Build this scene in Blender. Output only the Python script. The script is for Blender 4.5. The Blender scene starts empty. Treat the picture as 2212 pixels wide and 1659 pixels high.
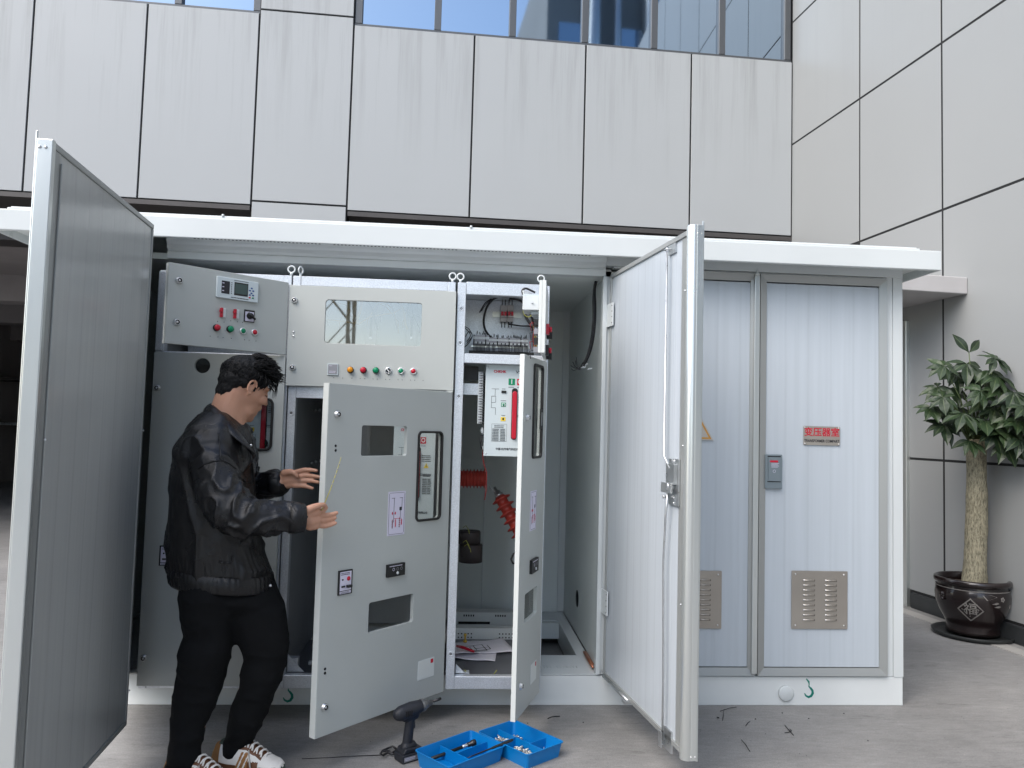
import bpy, bmesh, math, random
from mathutils import Matrix, Vector, noise
PI=math.pi
S=bpy.context.scene; COL=S.collection
# ---------------------------------------------------------------- camera
F_=1650.; CX,CY=1106.,829.5
yaw,pit,rol=map(math.radians,(4.1,3.3,1.55)); CAM=Vector((0,0,1.35))
FW=Vector((math.sin(yaw)*math.cos(pit),math.cos(yaw)*math.cos(pit),math.sin(pit)))
R0=Vector((math.cos(yaw),-math.sin(yaw),0)); U0=R0.cross(FW)
RT=R0*math.cos(rol)+U0*math.sin(rol); UP=U0*math.cos(rol)-R0*math.sin(rol)
cd=bpy.data.cameras.new('camera'); cam=bpy.data.objects.new('camera',cd); COL.objects.link(cam)
cd.sensor_width=36; cd.lens=F_/2212*36; cd.clip_start=.05; cd.clip_end=500
m=Matrix((RT,UP,-FW)).transposed().to_4x4(); m.translation=CAM; cam.matrix_world=m
S.camera=cam
# ---------------------------------------------------------------- light
W=bpy.data.worlds.new('World'); S.world=W; W.use_nodes=True
wn=W.node_tree.nodes; wl=W.node_tree.links; wn.clear()
sk=wn.new('ShaderNodeTexSky'); sk.sky_type='NISHITA'; sk.sun_disc=False
SUN_EL,SUN_AZ=math.radians(47),math.radians(234)     # azimuth clockwise from +Y
sk.sun_elevation=SUN_EL; sk.sun_rotation=SUN_AZ; sk.dust_density=2.0; sk.air_density=1.0; sk.ozone_density=1.5
bg=wn.new('ShaderNodeBackground'); bg.inputs[1].default_value=.13
wo=wn.new('ShaderNodeOutputWorld'); tw=wn.new('ShaderNodeMix'); tw.data_type='RGBA'; tw.blend_type='MULTIPLY'; tw.inputs[0].default_value=1; tw.inputs[7].default_value=(1.03,1.0,.945,1); wl.new(sk.outputs[0],tw.inputs[6]); wl.new(tw.outputs[2],bg.inputs[0]); wl.new(bg.outputs[0],wo.inputs[0])
sd=bpy.data.lights.new('sun','SUN'); sd.energy=1.3; sd.angle=math.radians(60); sd.color=(1,.97,.93)
so=bpy.data.objects.new('sun',sd); COL.objects.link(so)
sv=Vector((math.sin(SUN_AZ)*math.cos(SUN_EL),math.cos(SUN_AZ)*math.cos(SUN_EL),math.sin(SUN_EL)))
so.rotation_euler=sv.to_track_quat('Z','Y').to_euler(); so.location=(-5,-5,12)
S.view_settings.view_transform='Standard'; S.view_settings.look='None'; S.view_settings.gamma=1
S.view_settings.exposure=1.5
# ---------------------------------------------------------------- pixel -> world on a real plane
def ray(px,py): return FW+RT*((px-CX)/F_)-UP*((py-CY)/F_)
def pt(px,py,Y=None,Z=None,X=None):
    r=ray(px,py)
    t=Y/r.y if Y is not None else ((Z-CAM.z)/r.z if Z is not None else X/r.x)
    return CAM+r*t
# ---------------------------------------------------------------- materials
def mat(name,col,rough=.5,metal=0,var=0,vs=3,bump=0,bs=60,stretch=(1,1,1),spec=.5,coat=0,trans=0,alpha=1,emit=0,ior=1.45,rvar=0):
    M=bpy.data.materials.new(name); M.use_nodes=True; n=M.node_tree.nodes; l=M.node_tree.links
    b=n['Principled BSDF']; b.inputs['Base Color'].default_value=(*col,1); b.inputs['Roughness'].default_value=rough
    b.inputs['Metallic'].default_value=metal; b.inputs['Specular IOR Level'].default_value=spec
    b.inputs['Coat Weight'].default_value=coat; b.inputs['Transmission Weight'].default_value=trans; b.inputs['IOR'].default_value=ior
    b.inputs['Alpha'].default_value=alpha
    if var or bump or rvar:
        tc=n.new('ShaderNodeTexCoord'); mp=n.new('ShaderNodeMapping'); mp.inputs['Scale'].default_value=stretch
        l.new(tc.outputs['Object'],mp.inputs[0])
    if var or rvar:
        t=n.new('ShaderNodeTexNoise'); t.inputs['Scale'].default_value=vs; t.inputs['Detail'].default_value=6; l.new(mp.outputs[0],t.inputs[0])
    if var:
        r=n.new('ShaderNodeMapRange'); r.inputs[1].default_value=.25; r.inputs[2].default_value=.75
        r.inputs[3].default_value=1-var; r.inputs[4].default_value=1+var; l.new(t.outputs[0],r.inputs[0])
        mx=n.new('ShaderNodeVectorMath'); mx.operation='SCALE'; mx.inputs[0].default_value=col; l.new(r.outputs[0],mx.inputs['Scale'])
        l.new(mx.outputs[0],b.inputs['Base Color'])
    if rvar:
        r2=n.new('ShaderNodeMapRange'); r2.inputs[1].default_value=.3; r2.inputs[2].default_value=.7
        r2.inputs[3].default_value=max(0,rough-rvar); r2.inputs[4].default_value=rough+rvar; l.new(t.outputs[0],r2.inputs[0]); l.new(r2.outputs[0],b.inputs['Roughness'])
    if bump:
        t2=n.new('ShaderNodeTexNoise'); t2.inputs['Scale'].default_value=bs; t2.inputs['Detail'].default_value=5; l.new(mp.outputs[0],t2.inputs[0])
        bp=n.new('ShaderNodeBump'); bp.inputs['Strength'].default_value=bump; bp.inputs['Distance'].default_value=.01
        l.new(t2.outputs[0],bp.inputs['Height']); l.new(bp.outputs[0],b.inputs['Normal'])
    return M
def nodes(M): return M.node_tree.nodes, M.node_tree.links, M.node_tree.nodes['Principled BSDF']
M={}
M['alu']=mat('aluminium',(.62,.65,.64),.33,.75,.06,2,stretch=(1,1,.2),rvar=.06)
M['alu_grey']=mat('aluminium_grey',(.36,.375,.37),.42,.5,.05,2,stretch=(1,1,.2))
M['white']=mat('white_paint',(.58,.615,.62),.35,0,.045,1.7,bump=.02,bs=90,rvar=.08)
M['plinth']=mat('plinth_paint',(.66,.69,.69),.4,0,.05,4,rvar=.08)
M['inner']=mat('grey_inner_wall',(.74,.78,.765),.5,0,.04,2)
M['cab']=mat('cabinet_paint',(.42,.445,.43),.40,0,.055,2.2,bump=.06,bs=500,rvar=.12)
M['cabedge']=mat('cabinet_edge_paint',(.62,.65,.63),.42,0,.03,3)
M['soffit']=mat('soffit_sheet',(.74,.77,.76),.45,0,.05,3)
M['black']=mat('black_plastic',(.012,.013,.013),.45,0)
M['mcb']=mat('breaker_housing',(.45,.43,.42),.45)
M['ctblack']=mat('cast_resin_black',(.018,.013,.014),.55,0,.2,30)
M['steeld']=mat('dark_tool_steel',(.05,.05,.052),.35,.8,.2,30)
M['chuck']=mat('grey_chuck',(.16,.165,.17),.4,.6,.15,40)
M['zinc']=mat('bright_zinc_screw',(.55,.55,.53),.35,.75,.1,60)
M['blackm']=mat('black_matte',(.008,.008,.009),.8)
M['rubber']=mat('rubber_gasket',(.01,.01,.01),.55)
M['chrome']=mat('chrome',(.7,.71,.72),.32,.9,rvar=.08)
M['steel']=mat('steel_plate',(.5,.52,.53),.35,.9,.1,30,rvar=.1)
M['red']=mat('red_plastic',(.45,.01,.03),.35)
M['green']=mat('green_plastic',(.0,.22,.1),.35)
M['amber']=mat('amber_plastic',(.65,.25,.01),.3)
M['blueb']=mat('blue_button',(.03,.08,.25),.4)
M['paper']=mat('paper',(.72,.70,.76),.7,0,.04,8)
M['lilac']=mat('lilac_label',(.62,.60,.72),.5)
M['ink']=mat('ink',(.02,.02,.025),.6)
M['inkred']=mat('ink_red',(.35,.0,.03),.6)
M['panel']=mat('breaker_panel_paint',(.55,.62,.64),.4,0,.02,4)
M['insul']=mat('red_insulator',(.30,.03,.02),.35,0,.1,20)
M['yellow']=mat('yellow_sticker',(.75,.55,.05),.5)
M['copper']=mat('copper',(.55,.22,.13),.35,.8,.2,20)
M['screen']=mat('lcd_screen',(.05,.085,.08),.2)
M['wire']=mat('wire_black',(.012,.012,.014),.4)
M['wirey']=mat('wire_tan',(.45,.33,.16),.5)
M['wirer']=mat('wire_red',(.25,.02,.02),.5)
M['wireg']=mat('wire_green_yellow',(.28,.28,.05),.5)
M['soil']=mat('soil',(.05,.035,.025),.95,0,.4,40,bump=.6,bs=80)
M['glaze']=mat('dark_brown_glaze',(.010,.0055,.0055),.25,0,.3,12,bump=.03,bs=30,coat=.4)
M['emboss']=mat('worn_grey_relief',(.16,.15,.14),.6,0,.3,60)
M['tray']=mat('blue_tray_plastic',(.0,.17,.48),.4,0,.06,6,bump=.03,bs=300,rvar=.06)
M['drill']=mat('dark_drill_housing',(.014,.016,.022),.5,0,.2,40,bump=.05,bs=300)
M['concrete_slab']=mat('painted_slab',(.42,.41,.41),.7,0,.08,3)
M['darkmetal']=mat('dark_bronze_metal',(.07,.065,.063),.5,.3,.1,3)
M['mullion']=mat('mullion_grey',(.10,.105,.11),.4,.5)
M['joint']=mat('joint_black',(.012,.013,.014),.8)
M['skirt']=mat('dark_stone_skirting',(.03,.033,.035),.35,0,.2,8)
M['timber']=mat('old_timber',(.12,.10,.08),.8,0,.3,8,stretch=(1,6,6))
M['hall']=mat('hall_wall',(.28,.26,.255),.9,0,.15,1.5)
M['brown']=mat('brown_leather_shoe',(.13,.055,.025),.5,0,.15,30)
M['tan']=mat('tan_suede_shoe',(.28,.13,.04),.7,0,.15,40)
M['whites']=mat('white_shoe',(.72,.70,.66),.5,0,.06,30)
M['sole']=mat('sole_offwhite',(.55,.52,.48),.6,0,.1,20)
M['greens']=mat('green_trim',(.06,.08,.06),.6)
M['trouser']=mat('black_knit_trousers',(.0045,.005,.0058),.85,0,.15,20,bump=.15,bs=400,spec=.2)
M['greenpaint']=mat('green_spray_paint',(.0,.17,.13),.6,0,.2,60)
M['tape']=mat('yellow_tape',(.40,.36,.10),.4)
M['bracket']=mat('grey_bracket',(.28,.28,.30),.4,.5)
# galvanised sheet
g=mat('galvanised',(.5,.53,.56),.4,.65); n,l,b=nodes(g); tc=n.new('ShaderNodeTexCoord')
v=n.new('ShaderNodeTexVoronoi'); v.inputs['Scale'].default_value=420; l.new(tc.outputs['Object'],v.inputs[0])
sx=n.new('ShaderNodeSeparateColor'); l.new(v.outputs['Color'],sx.inputs[0])
nz=n.new('ShaderNodeTexNoise'); nz.inputs['Scale'].default_value=5; l.new(tc.outputs['Object'],nz.inputs[0])
cr=n.new('ShaderNodeMapRange'); cr.inputs[3].default_value=.50; cr.inputs[4].default_value=.68; l.new(sx.outputs[0],cr.inputs[0])
mu=n.new('ShaderNodeMath'); mu.operation='MULTIPLY_ADD'; mu.inputs[1].default_value=.12; l.new(nz.outputs[0],mu.inputs[0]); l.new(cr.outputs[0],mu.inputs[2])
cc=n.new('ShaderNodeCombineColor'); 
for i in range(3): l.new(mu.outputs[0],cc.inputs[i])
tn=n.new('ShaderNodeMix'); tn.data_type='RGBA'; tn.blend_type='MULTIPLY'; tn.inputs[0].default_value=1; l.new(cc.outputs[0],tn.inputs[6]); tn.inputs[7].default_value=(.94,.99,1.05,1)
l.new(tn.outputs[2],b.inputs['Base Color'])
rr=n.new('ShaderNodeMapRange'); rr.inputs[3].default_value=.3; rr.inputs[4].default_value=.55; l.new(sx.outputs[1],rr.inputs[0]); l.new(rr.outputs[0],b.inputs['Roughness'])
M['galv']=g
M['inox']=mat('brushed_inox',(.40,.37,.33),.38,.7,.12,3,rvar=.1)
# sandwich panels with faint vertical ribs along one local axis
def ribbed(name,col,axis,per=.083,rough=.25,strength=.25,metal=0):
    g=mat(name,col,rough,metal); n,l,b=nodes(g)
    tc=n.new('ShaderNodeTexCoord'); sp=n.new('ShaderNodeSeparateXYZ'); l.new(tc.outputs['Object'],sp.inputs[0])
    a=n.new('ShaderNodeMath'); a.operation='MULTIPLY'; a.inputs[1].default_value=1/per; l.new(sp.outputs[axis],a.inputs[0])
    f=n.new('ShaderNodeMath'); f.operation='FRACT'; l.new(a.outputs[0],f.inputs[0])
    p=n.new('ShaderNodeMath'); p.operation='PINGPONG'; p.inputs[1].default_value=.5; l.new(f.outputs[0],p.inputs[0])
    s=n.new('ShaderNodeMapRange'); s.interpolation_type='SMOOTHSTEP'; s.inputs[1].default_value=0; s.inputs[2].default_value=.09; l.new(p.outputs[0],s.inputs[0])
    # fine rolled streaks
    mp=n.new('ShaderNodeMapping'); sc=[1.,1.,1.]; sc[axis]=1; sc=[38,38,1.1]; mp.inputs['Scale'].default_value=sc; l.new(tc.outputs['Object'],mp.inputs[0])
    nn=n.new('ShaderNodeTexNoise'); nn.inputs['Scale'].default_value=1; nn.inputs['Detail'].default_value=3; l.new(mp.outputs[0],nn.inputs[0])
    w=n.new('ShaderNodeTexNoise'); w.inputs['Scale'].default_value=2.2; l.new(tc.outputs['Object'],w.inputs[0])
    ad=n.new('ShaderNodeMath'); ad.operation='MULTIPLY_ADD'; ad.inputs[1].default_value=.30; l.new(nn.outputs[0],ad.inputs[0]); l.new(s.outputs[0],ad.inputs[2])
    ad2=n.new('ShaderNodeMath'); ad2.operation='MULTIPLY_ADD'; ad2.inputs[1].default_value=2.5; l.new(w.outputs[0],ad2.inputs[0]); l.new(ad.outputs[0],ad2.inputs[2])
    bp=n.new('ShaderNodeBump'); bp.inputs['Strength'].default_value=strength; bp.inputs['Distance'].default_value=.0012
    l.new(ad2.outputs[0],bp.inputs['Height']); l.new(bp.outputs[0],b.inputs['Normal'])
    mr=n.new('ShaderNodeMapRange'); mr.inputs[1].default_value=.3; mr.inputs[2].default_value=.7; mr.inputs[3].default_value=.965; mr.inputs[4].default_value=1.035; l.new(nn.outputs[0],mr.inputs[0])
    m2=n.new('ShaderNodeMath'); m2.operation='MULTIPLY'; mr2=n.new('ShaderNodeMapRange'); mr2.inputs[3].default_value=.95; mr2.inputs[4].default_value=1; l.new(s.outputs[0],mr2.inputs[0]); l.new(mr.outputs[0],m2.inputs[0]); l.new(mr2.outputs[0],m2.inputs[1])
    vm=n.new('ShaderNodeVectorMath'); vm.operation='SCALE'; vm.inputs[0].default_value=col; l.new(m2.outputs[0],vm.inputs['Scale']); l.new(vm.outputs[0],b.inputs['Base Color'])
    return g
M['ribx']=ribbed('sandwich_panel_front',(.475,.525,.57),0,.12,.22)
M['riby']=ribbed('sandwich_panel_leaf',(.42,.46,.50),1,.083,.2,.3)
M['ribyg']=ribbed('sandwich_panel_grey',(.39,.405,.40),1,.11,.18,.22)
# clear window panes (thin, real panes)
def glass(name,tint,refl=.08,rough=.02):
    g=bpy.data.materials.new(name); g.use_nodes=True; n=g.node_tree.nodes; l=g.node_tree.links; n.clear()
    o=n.new('ShaderNodeOutputMaterial'); mx=n.new('ShaderNodeMixShader'); t=n.new('ShaderNodeBsdfTransparent'); t.inputs[0].default_value=(*tint,1)
    gl=n.new('ShaderNodeBsdfGlossy'); gl.inputs['Roughness'].default_value=rough; lw=n.new('ShaderNodeFresnel'); lw.inputs[0].default_value=1.5
    ad=n.new('ShaderNodeMath'); ad.operation='ADD'; ad.inputs[1].default_value=refl; ad.use_clamp=True; l.new(lw.outputs[0],ad.inputs[0])
    ge=n.new('ShaderNodeNewGeometry'); iv=n.new('ShaderNodeMath'); iv.operation='SUBTRACT'; iv.inputs[0].default_value=1; l.new(ge.outputs['Backfacing'],iv.inputs[1]); ml=n.new('ShaderNodeMath'); ml.operation='MULTIPLY'; l.new(ad.outputs[0],ml.inputs[0]); l.new(iv.outputs[0],ml.inputs[1])
    l.new(ml.outputs[0],mx.inputs[0]); l.new(t.outputs[0],mx.inputs[1]); l.new(gl.outputs[0],mx.inputs[2]); l.new(mx.outputs[0],o.inputs[0]); return g
M['pane']=glass('clear_pane',(.85,.87,.87),.03)
M['pane_bright']=glass('reflective_pane',(.95,.95,.95),.30)
M['pane_dark']=glass('tinted_pane',(.45,.48,.48),.05)
M['winglass']=mat('coated_window_glass',(.34,.42,.50),.03,1,bump=.012,bs=1.2)
# facade panels: pale composite sheets with rain streaks below the sills
def facade_mat(name,col,streak,axis=0):
    g=mat(name,col,.42); n,l,b=nodes(g); tc=n.new('ShaderNodeTexCoord')
    mp=n.new('ShaderNodeMapping'); mp.inputs['Scale'].default_value=(9,9,.35); l.new(tc.outputs['Object'],mp.inputs[0])
    nz=n.new('ShaderNodeTexNoise'); nz.inputs['Scale'].default_value=1; nz.inputs['Detail'].default_value=5; nz.inputs['Roughness'].default_value=.7; l.new(mp.outputs[0],nz.inputs[0])
    sr=n.new('ShaderNodeMapRange'); sr.inputs[1].default_value=.5; sr.inputs[2].default_value=.75; l.new(nz.outputs[0],sr.inputs[0])
    sp=n.new('ShaderNodeSeparateXYZ'); l.new(tc.outputs['Object'],sp.inputs[0])
    zr=n.new('ShaderNodeMapRange'); zr.inputs[1].default_value=3.9; zr.inputs[2].default_value=5.45; l.new(sp.outputs[2],zr.inputs[0])
    mm=n.new('ShaderNodeMath'); mm.operation='MULTIPLY'; l.new(sr.outputs[0],mm.inputs[0]); l.new(zr.outputs[0],mm.inputs[1])
    bn=n.new('ShaderNodeTexNoise'); bn.inputs['Scale'].default_value=.9; bn.inputs['Detail'].default_value=3; l.new(tc.outputs['Object'],bn.inputs[0])
    br=n.new('ShaderNodeMapRange'); br.inputs[3].default_value=.96; br.inputs[4].default_value=1.04; l.new(bn.outputs[0],br.inputs[0])
    vm=n.new('ShaderNodeVectorMath'); vm.operation='SCALE'; vm.inputs[0].default_value=col; l.new(br.outputs[0],vm.inputs['Scale'])
    mx=n.new('ShaderNodeMix'); mx.data_type='RGBA'; l.new(vm.outputs[0],mx.inputs[6]); mx.inputs[7].default_value=(col[0]*.55,col[1]*.55,col[2]*.52,1)
    mk=n.new('ShaderNodeMath'); mk.operation='MULTIPLY'; mk.inputs[1].default_value=streak; l.new(mm.outputs[0],mk.inputs[0]); l.new(mk.outputs[0],mx.inputs[0])
    l.new(mx.outputs[2],b.inputs['Base Color']); return g
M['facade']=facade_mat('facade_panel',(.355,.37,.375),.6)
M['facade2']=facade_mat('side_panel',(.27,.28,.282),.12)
# ground
g=mat('concrete_ground',(.2,.2,.2),.75); n,l,b=nodes(g); tc=n.new('ShaderNodeTexCoord')
def nz(scale,det=6,rg=.6,st=None):
    t=n.new('ShaderNodeTexNoise'); t.inputs['Scale'].default_value=scale; t.inputs['Detail'].default_value=det; t.inputs['Roughness'].default_value=rg
    if st:
        mp=n.new('ShaderNodeMapping'); mp.inputs['Scale'].default_value=st; mp.inputs['Rotation'].default_value=(0,0,.25); l.new(tc.outputs['Object'],mp.inputs[0]); l.new(mp.outputs[0],t.inputs[0])
    else: l.new(tc.outputs['Object'],t.inputs[0])
    return t
a=nz(1.1,8,.65); c=nz(7,8,.75,(.5,1.6,1)); d=nz(240,3); e=nz(28,5,.7,(.4,1.5,1))
r1=n.new('ShaderNodeValToRGB'); r1.color_ramp.elements[0].position=.33; r1.color_ramp.elements[0].color=(.19,.187,.182,1); r1.color_ramp.elements[1].position=.66; r1.color_ramp.elements[1].color=(.265,.26,.252,1); l.new(a.outputs[0],r1.inputs[0])
def mulc(inp,src,lo,hi,p0=.3,p1=.7):
    q=n.new('ShaderNodeMapRange'); q.inputs[1].default_value=p0; q.inputs[2].default_value=p1; q.inputs[3].default_value=lo; q.inputs[4].default_value=hi; l.new(src.outputs[0],q.inputs[0])
    v=n.new('ShaderNodeVectorMath'); v.operation='SCALE'; l.new(inp,v.inputs[0]); l.new(q.outputs[0],v.inputs['Scale']); return v.outputs[0]
o=mulc(r1.outputs[0],c,.86,1.10); o=mulc(o,d,.76,1.24); o=mulc(o,e,.86,1.12); g2=nz(90,6,.8); o=mulc(o,g2,.84,1.16); 
f=nz(4.5,10,.8,(.6,2.2,1)); o=mulc(o,f,.72,1,.36,.43); o=mulc(o,f,1,1.35,.66,.74)
l.new(o,b.inputs['Base Color']); bp=n.new('ShaderNodeBump'); bp.inputs['Strength'].default_value=.35; bp.inputs['Distance'].default_value=.004; l.new(d.outputs[0],bp.inputs['Height']); l.new(bp.outputs[0],b.inputs['Normal'])
rq=n.new('ShaderNodeMapRange'); rq.inputs[3].default_value=.5; rq.inputs[4].default_value=.85; l.new(c.outputs[0],rq.inputs[0]); l.new(rq.outputs[0],b.inputs['Roughness'])
M['ground']=g
M['strip']=mat('pale_stone_strip',(.33,.32,.30),.7,0,.15,6,bump=.2,bs=100)
# bark
g=mat('pale_bark',(.3,.27,.2),.8); n,l,b=nodes(g); tc=n.new('ShaderNodeTexCoord'); mp=n.new('ShaderNodeMapping'); mp.inputs['Scale'].default_value=(90,90,26); l.new(tc.outputs['Object'],mp.inputs[0])
t=n.new('ShaderNodeTexNoise'); t.inputs['Scale'].default_value=1; t.inputs['Detail'].default_value=8; t.inputs['Roughness'].default_value=.75; l.new(mp.outputs[0],t.inputs[0])
r=n.new('ShaderNodeValToRGB'); r.color_ramp.elements[0].position=.36; r.color_ramp.elements[0].color=(.075,.068,.045,1); r.color_ramp.elements[1].position=.58; r.color_ramp.elements[1].color=(.33,.30,.21,1); l.new(t.outputs[0],r.inputs[0]); l.new(r.outputs[0],b.inputs['Base Color'])
bp=n.new('ShaderNodeBump'); bp.inputs['Strength'].default_value=.5; bp.inputs['Distance'].default_value=.005; l.new(t.outputs[0],bp.inputs['Height']); l.new(bp.outputs[0],b.inputs['Normal']); M['bark']=g
# leaf: colour varies per leaflet through its own vertex attribute
g=mat('dark_green_leaf',(.03,.06,.02),.45); n,l,b=nodes(g); at_=n.new('ShaderNodeAttribute'); at_.attribute_name='tint'; at_.attribute_type='GEOMETRY'
r=n.new('ShaderNodeValToRGB'); r.color_ramp.elements[0].color=(.007,.017,.008,1); r.color_ramp.elements[1].color=(.024,.046,.016,1); l.new(at_.outputs['Fac'],r.inputs[0]); l.new(r.outputs[0],b.inputs['Base Color'])
b.inputs['Subsurface Weight'].default_value=0; M['leaf']=g; M['vein']=mat('leaf_vein',(.05,.075,.03),.5)
# leather jacket
g=mat('black_leather',(.0055,.0055,.0065),.3); n,l,b=nodes(g); tc=n.new('ShaderNodeTexCoord')
t=n.new('ShaderNodeTexNoise'); t.inputs['Scale'].default_value=9; t.inputs['Detail'].default_value=3; l.new(tc.outputs['Object'],t.inputs[0])
t2=n.new('ShaderNodeTexVoronoi'); t2.inputs['Scale'].default_value=420; l.new(tc.outputs['Object'],t2.inputs[0])
ad=n.new('ShaderNodeMath'); ad.operation='MULTIPLY_ADD'; ad.inputs[1].default_value=14; l.new(t.outputs[0],ad.inputs[0]); l.new(t2.outputs[0],ad.inputs[2])
bp=n.new('ShaderNodeBump'); bp.inputs['Strength'].default_value=.35; bp.inputs['Distance'].default_value=.002; l.new(ad.outputs[0],bp.inputs['Height']); l.new(bp.outputs[0],b.inputs['Normal'])
rq=n.new('ShaderNodeMapRange'); rq.inputs[1].default_value=.3; rq.inputs[2].default_value=.7; rq.inputs[3].default_value=.20; rq.inputs[4].default_value=.38; l.new(t.outputs[0],rq.inputs[0]); l.new(rq.outputs[0],b.inputs['Roughness']); M['leather']=g
# skin
g=mat('skin',(.50,.27,.18),.5,0,.08,14,bump=.04,bs=250); n,l,b=nodes(g); b.inputs['Subsurface Weight'].default_value=.12; b.inputs['Subsurface Radius'].default_value=(.01,.004,.002); b.inputs['Subsurface Scale'].default_value=.5; M['skin']=g
M['skinr']=mat('lips',(.36,.14,.11),.45)
M['hair']=mat('black_hair',(.0035,.0035,.004),.55,0,.3,60,bump=.5,bs=220,spec=.3)
# ---------------------------------------------------------------- mesh builder
SPLIT={'front_panel','column','bearer','post','wall_trim','fixing_hole','hinge_lug','floor_sheet','roof_screw','soffit','end_clamp','cross_member','window_pane','corner_bracket','vent_hole_row_x'}
class MB:
    def __init__(s): s.v=[]; s.f=[]; s.m=[]; s.mats=[]; s.T=Matrix(); s.sm=[]
    def mi(s,mm):
        if mm is None: return 0
        if mm not in s.mats: s.mats.append(mm)
        return s.mats.index(mm)
    def add(s,vs,fs,mm=None,smooth=False,T=None):
        k=len(s.v); i=s.mi(mm); T=s.T@T if T is not None else s.T
        s.v+=[T@Vector(p) for p in vs]
        for f in fs: s.f.append([a+k for a in f]); s.m.append(i); s.sm.append(smooth)
    def box(s,x0,x1,y0,y1,z0,z1,mm=None,T=None):
        s.add([(x0,y0,z0),(x1,y0,z0),(x1,y1,z0),(x0,y1,z0),(x0,y0,z1),(x1,y0,z1),(x1,y1,z1),(x0,y1,z1)],
              [(0,3,2,1),(4,5,6,7),(0,1,5,4),(1,2,6,5),(2,3,7,6),(3,0,4,7)],mm,False,T)
    def tube(s,pts,r,mm=None,n=8,closed=False,smooth=True,caps=True,T=None,flat=1.):
        P=[Vector(p) for p in pts]; N=len(P); rs=r if isinstance(r,(list,tuple)) else [r]*N
        tang=[]
        for i in range(N):
            if closed: a,b=P[i-1],P[(i+1)%N]
            else: a,b=P[max(i-1,0)],P[min(i+1,N-1)]
            tang.append((b-a).normalized() if (b-a).length>1e-9 else Vector((0,0,1)))
        up=Vector((0,0,1)) if abs(tang[0].z)<.9 else Vector((1,0,0))
        u=tang[0].cross(up).normalized(); vs=[]; fs=[]
        for i in range(N):
            u=(u-tang[i]*u.dot(tang[i])).normalized(); w=tang[i].cross(u)
            for k in range(n):
                a=2*PI*k/n; vs.append(P[i]+(u*math.cos(a)+w*math.sin(a)*flat)*rs[i])
        for i in range(N if closed else N-1):
            j=(i+1)%N
            for k in range(n): q=(k+1)%n; fs.append((i*n+k,i*n+q,j*n+q,j*n+k))
        if caps and not closed: fs.append(tuple(range(n-1,-1,-1))); fs.append(tuple((N-1)*n+k for k in range(n)))
        s.add(vs,fs,mm,smooth,T)
    def cyl(s,p0,p1,r0,r1=None,mm=None,n=20,T=None): s.tube([p0,p1],[r0,r0 if r1 is None else r1],mm,n,T=T,smooth=n>6)
    def lathe(s,prof,mm=None,n=40,T=None,ang=2*PI):
        vs=[];fs=[];N=len(prof)
        for i,(r,z) in enumerate(prof):
            for k in range(n): a=2*PI*k/n; vs.append((r*math.cos(a),r*math.sin(a),z))
        for i in range(N-1):
            for k in range(n): q=(k+1)%n; fs.append((i*n+k,i*n+q,(i+1)*n+q,(i+1)*n+k))
        s.add(vs,fs,mm,True,T)
    def ell(s,c,r,mm=None,n=16,T=None,R=None):
        c=Vector(c); vs=[];fs=[]; m_=n//2
        for i in range(m_+1):
            t=PI*i/m_
            for k in range(n):
                a=2*PI*k/n; p=Vector((r[0]*math.sin(t)*math.cos(a),r[1]*math.sin(t)*math.sin(a),r[2]*math.cos(t)))
                if R is not None: p=R@p
                vs.append(c+p)
        for i in range(m_):
            for k in range(n): q=(k+1)%n; fs.append((i*n+k,(i+1)*n+k,(i+1)*n+q,i*n+q))
        s.add(vs,fs,mm,True,T)
    def prism(s,poly,y0,y1,mm=None,T=None):     # polygon in x,z extruded over y
        n=len(poly); vs=[(x,y0,z) for x,z in poly]+[(x,y1,z) for x,z in poly]
        fs=[tuple(range(n)),tuple(range(2*n-1,n-1,-1))]+[(i,i+n,(i+1)%n+n,(i+1)%n) for i in range(n)]
        s.add(vs,fs,mm,False,T)
    def mesh(s,me,mm=None,T=None,smooth=False):
        s.add([v.co for v in me.vertices],[list(p.vertices) for p in me.polygons],mm,smooth,T); bpy.data.meshes.remove(me)
    def build(s,name,mm=None,parent=None,bev=0,seg=2,smooth=False,auto=True):
        if name in SPLIT:
            par=list(range(len(s.v)))
            def fd(a):
                while par[a]!=a: par[a]=par[par[a]]; a=par[a]
                return a
            for f in s.f:
                for a in f[1:]: par[fd(a)]=fd(f[0])
            G={}
            for i,f in enumerate(s.f): G.setdefault(fd(f[0]),[]).append(i)
            if len(G)>1:
                o=None
                for g in G.values():
                    q=MB(); ix={}
                    for i in g:
                        for a in s.f[i]:
                            if a not in ix: ix[a]=len(q.v); q.v.append(s.v[a])
                        q.f.append([ix[a] for a in s.f[i]]); q.m.append(s.m[i]); q.sm.append(s.sm[i])
                    q.mats=list(s.mats); o=q._b(name,mm,parent,bev,seg,smooth)
                return o
        return s._b(name,mm,parent,bev,seg,smooth)
    def _b(s,name,mm=None,parent=None,bev=0,seg=2,smooth=False):
        me=bpy.data.meshes.new(name); me.from_pydata([tuple(v) for v in s.v],[],s.f)
        ms=s.mats if s.mats else [mm]
        if s.mats and mm is not None and mm not in ms: ms=ms
        for q in ms: me.materials.append(q if q is not None else mm)
        for p,i,k in zip(me.polygons,s.m,s.sm): p.material_index=min(i,len(ms)-1); p.use_smooth=k or smooth
        bm=bmesh.new(); bm.from_mesh(me); bmesh.ops.recalc_face_normals(bm,faces=bm.faces); bm.to_mesh(me); bm.free()
        me.update(); o=bpy.data.objects.new(name,me); COL.objects.link(o)
        if bev: 
            q=o.modifiers.new('bevel','BEVEL'); q.width=bev; q.segments=seg; q.limit_method='ANGLE'; q.angle_limit=.6; q.harden_normals=False
        if parent is not None: adopt(o,parent)
        return o
WL={}
def wmat(o): return WL.get(o.name, Matrix())
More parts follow.
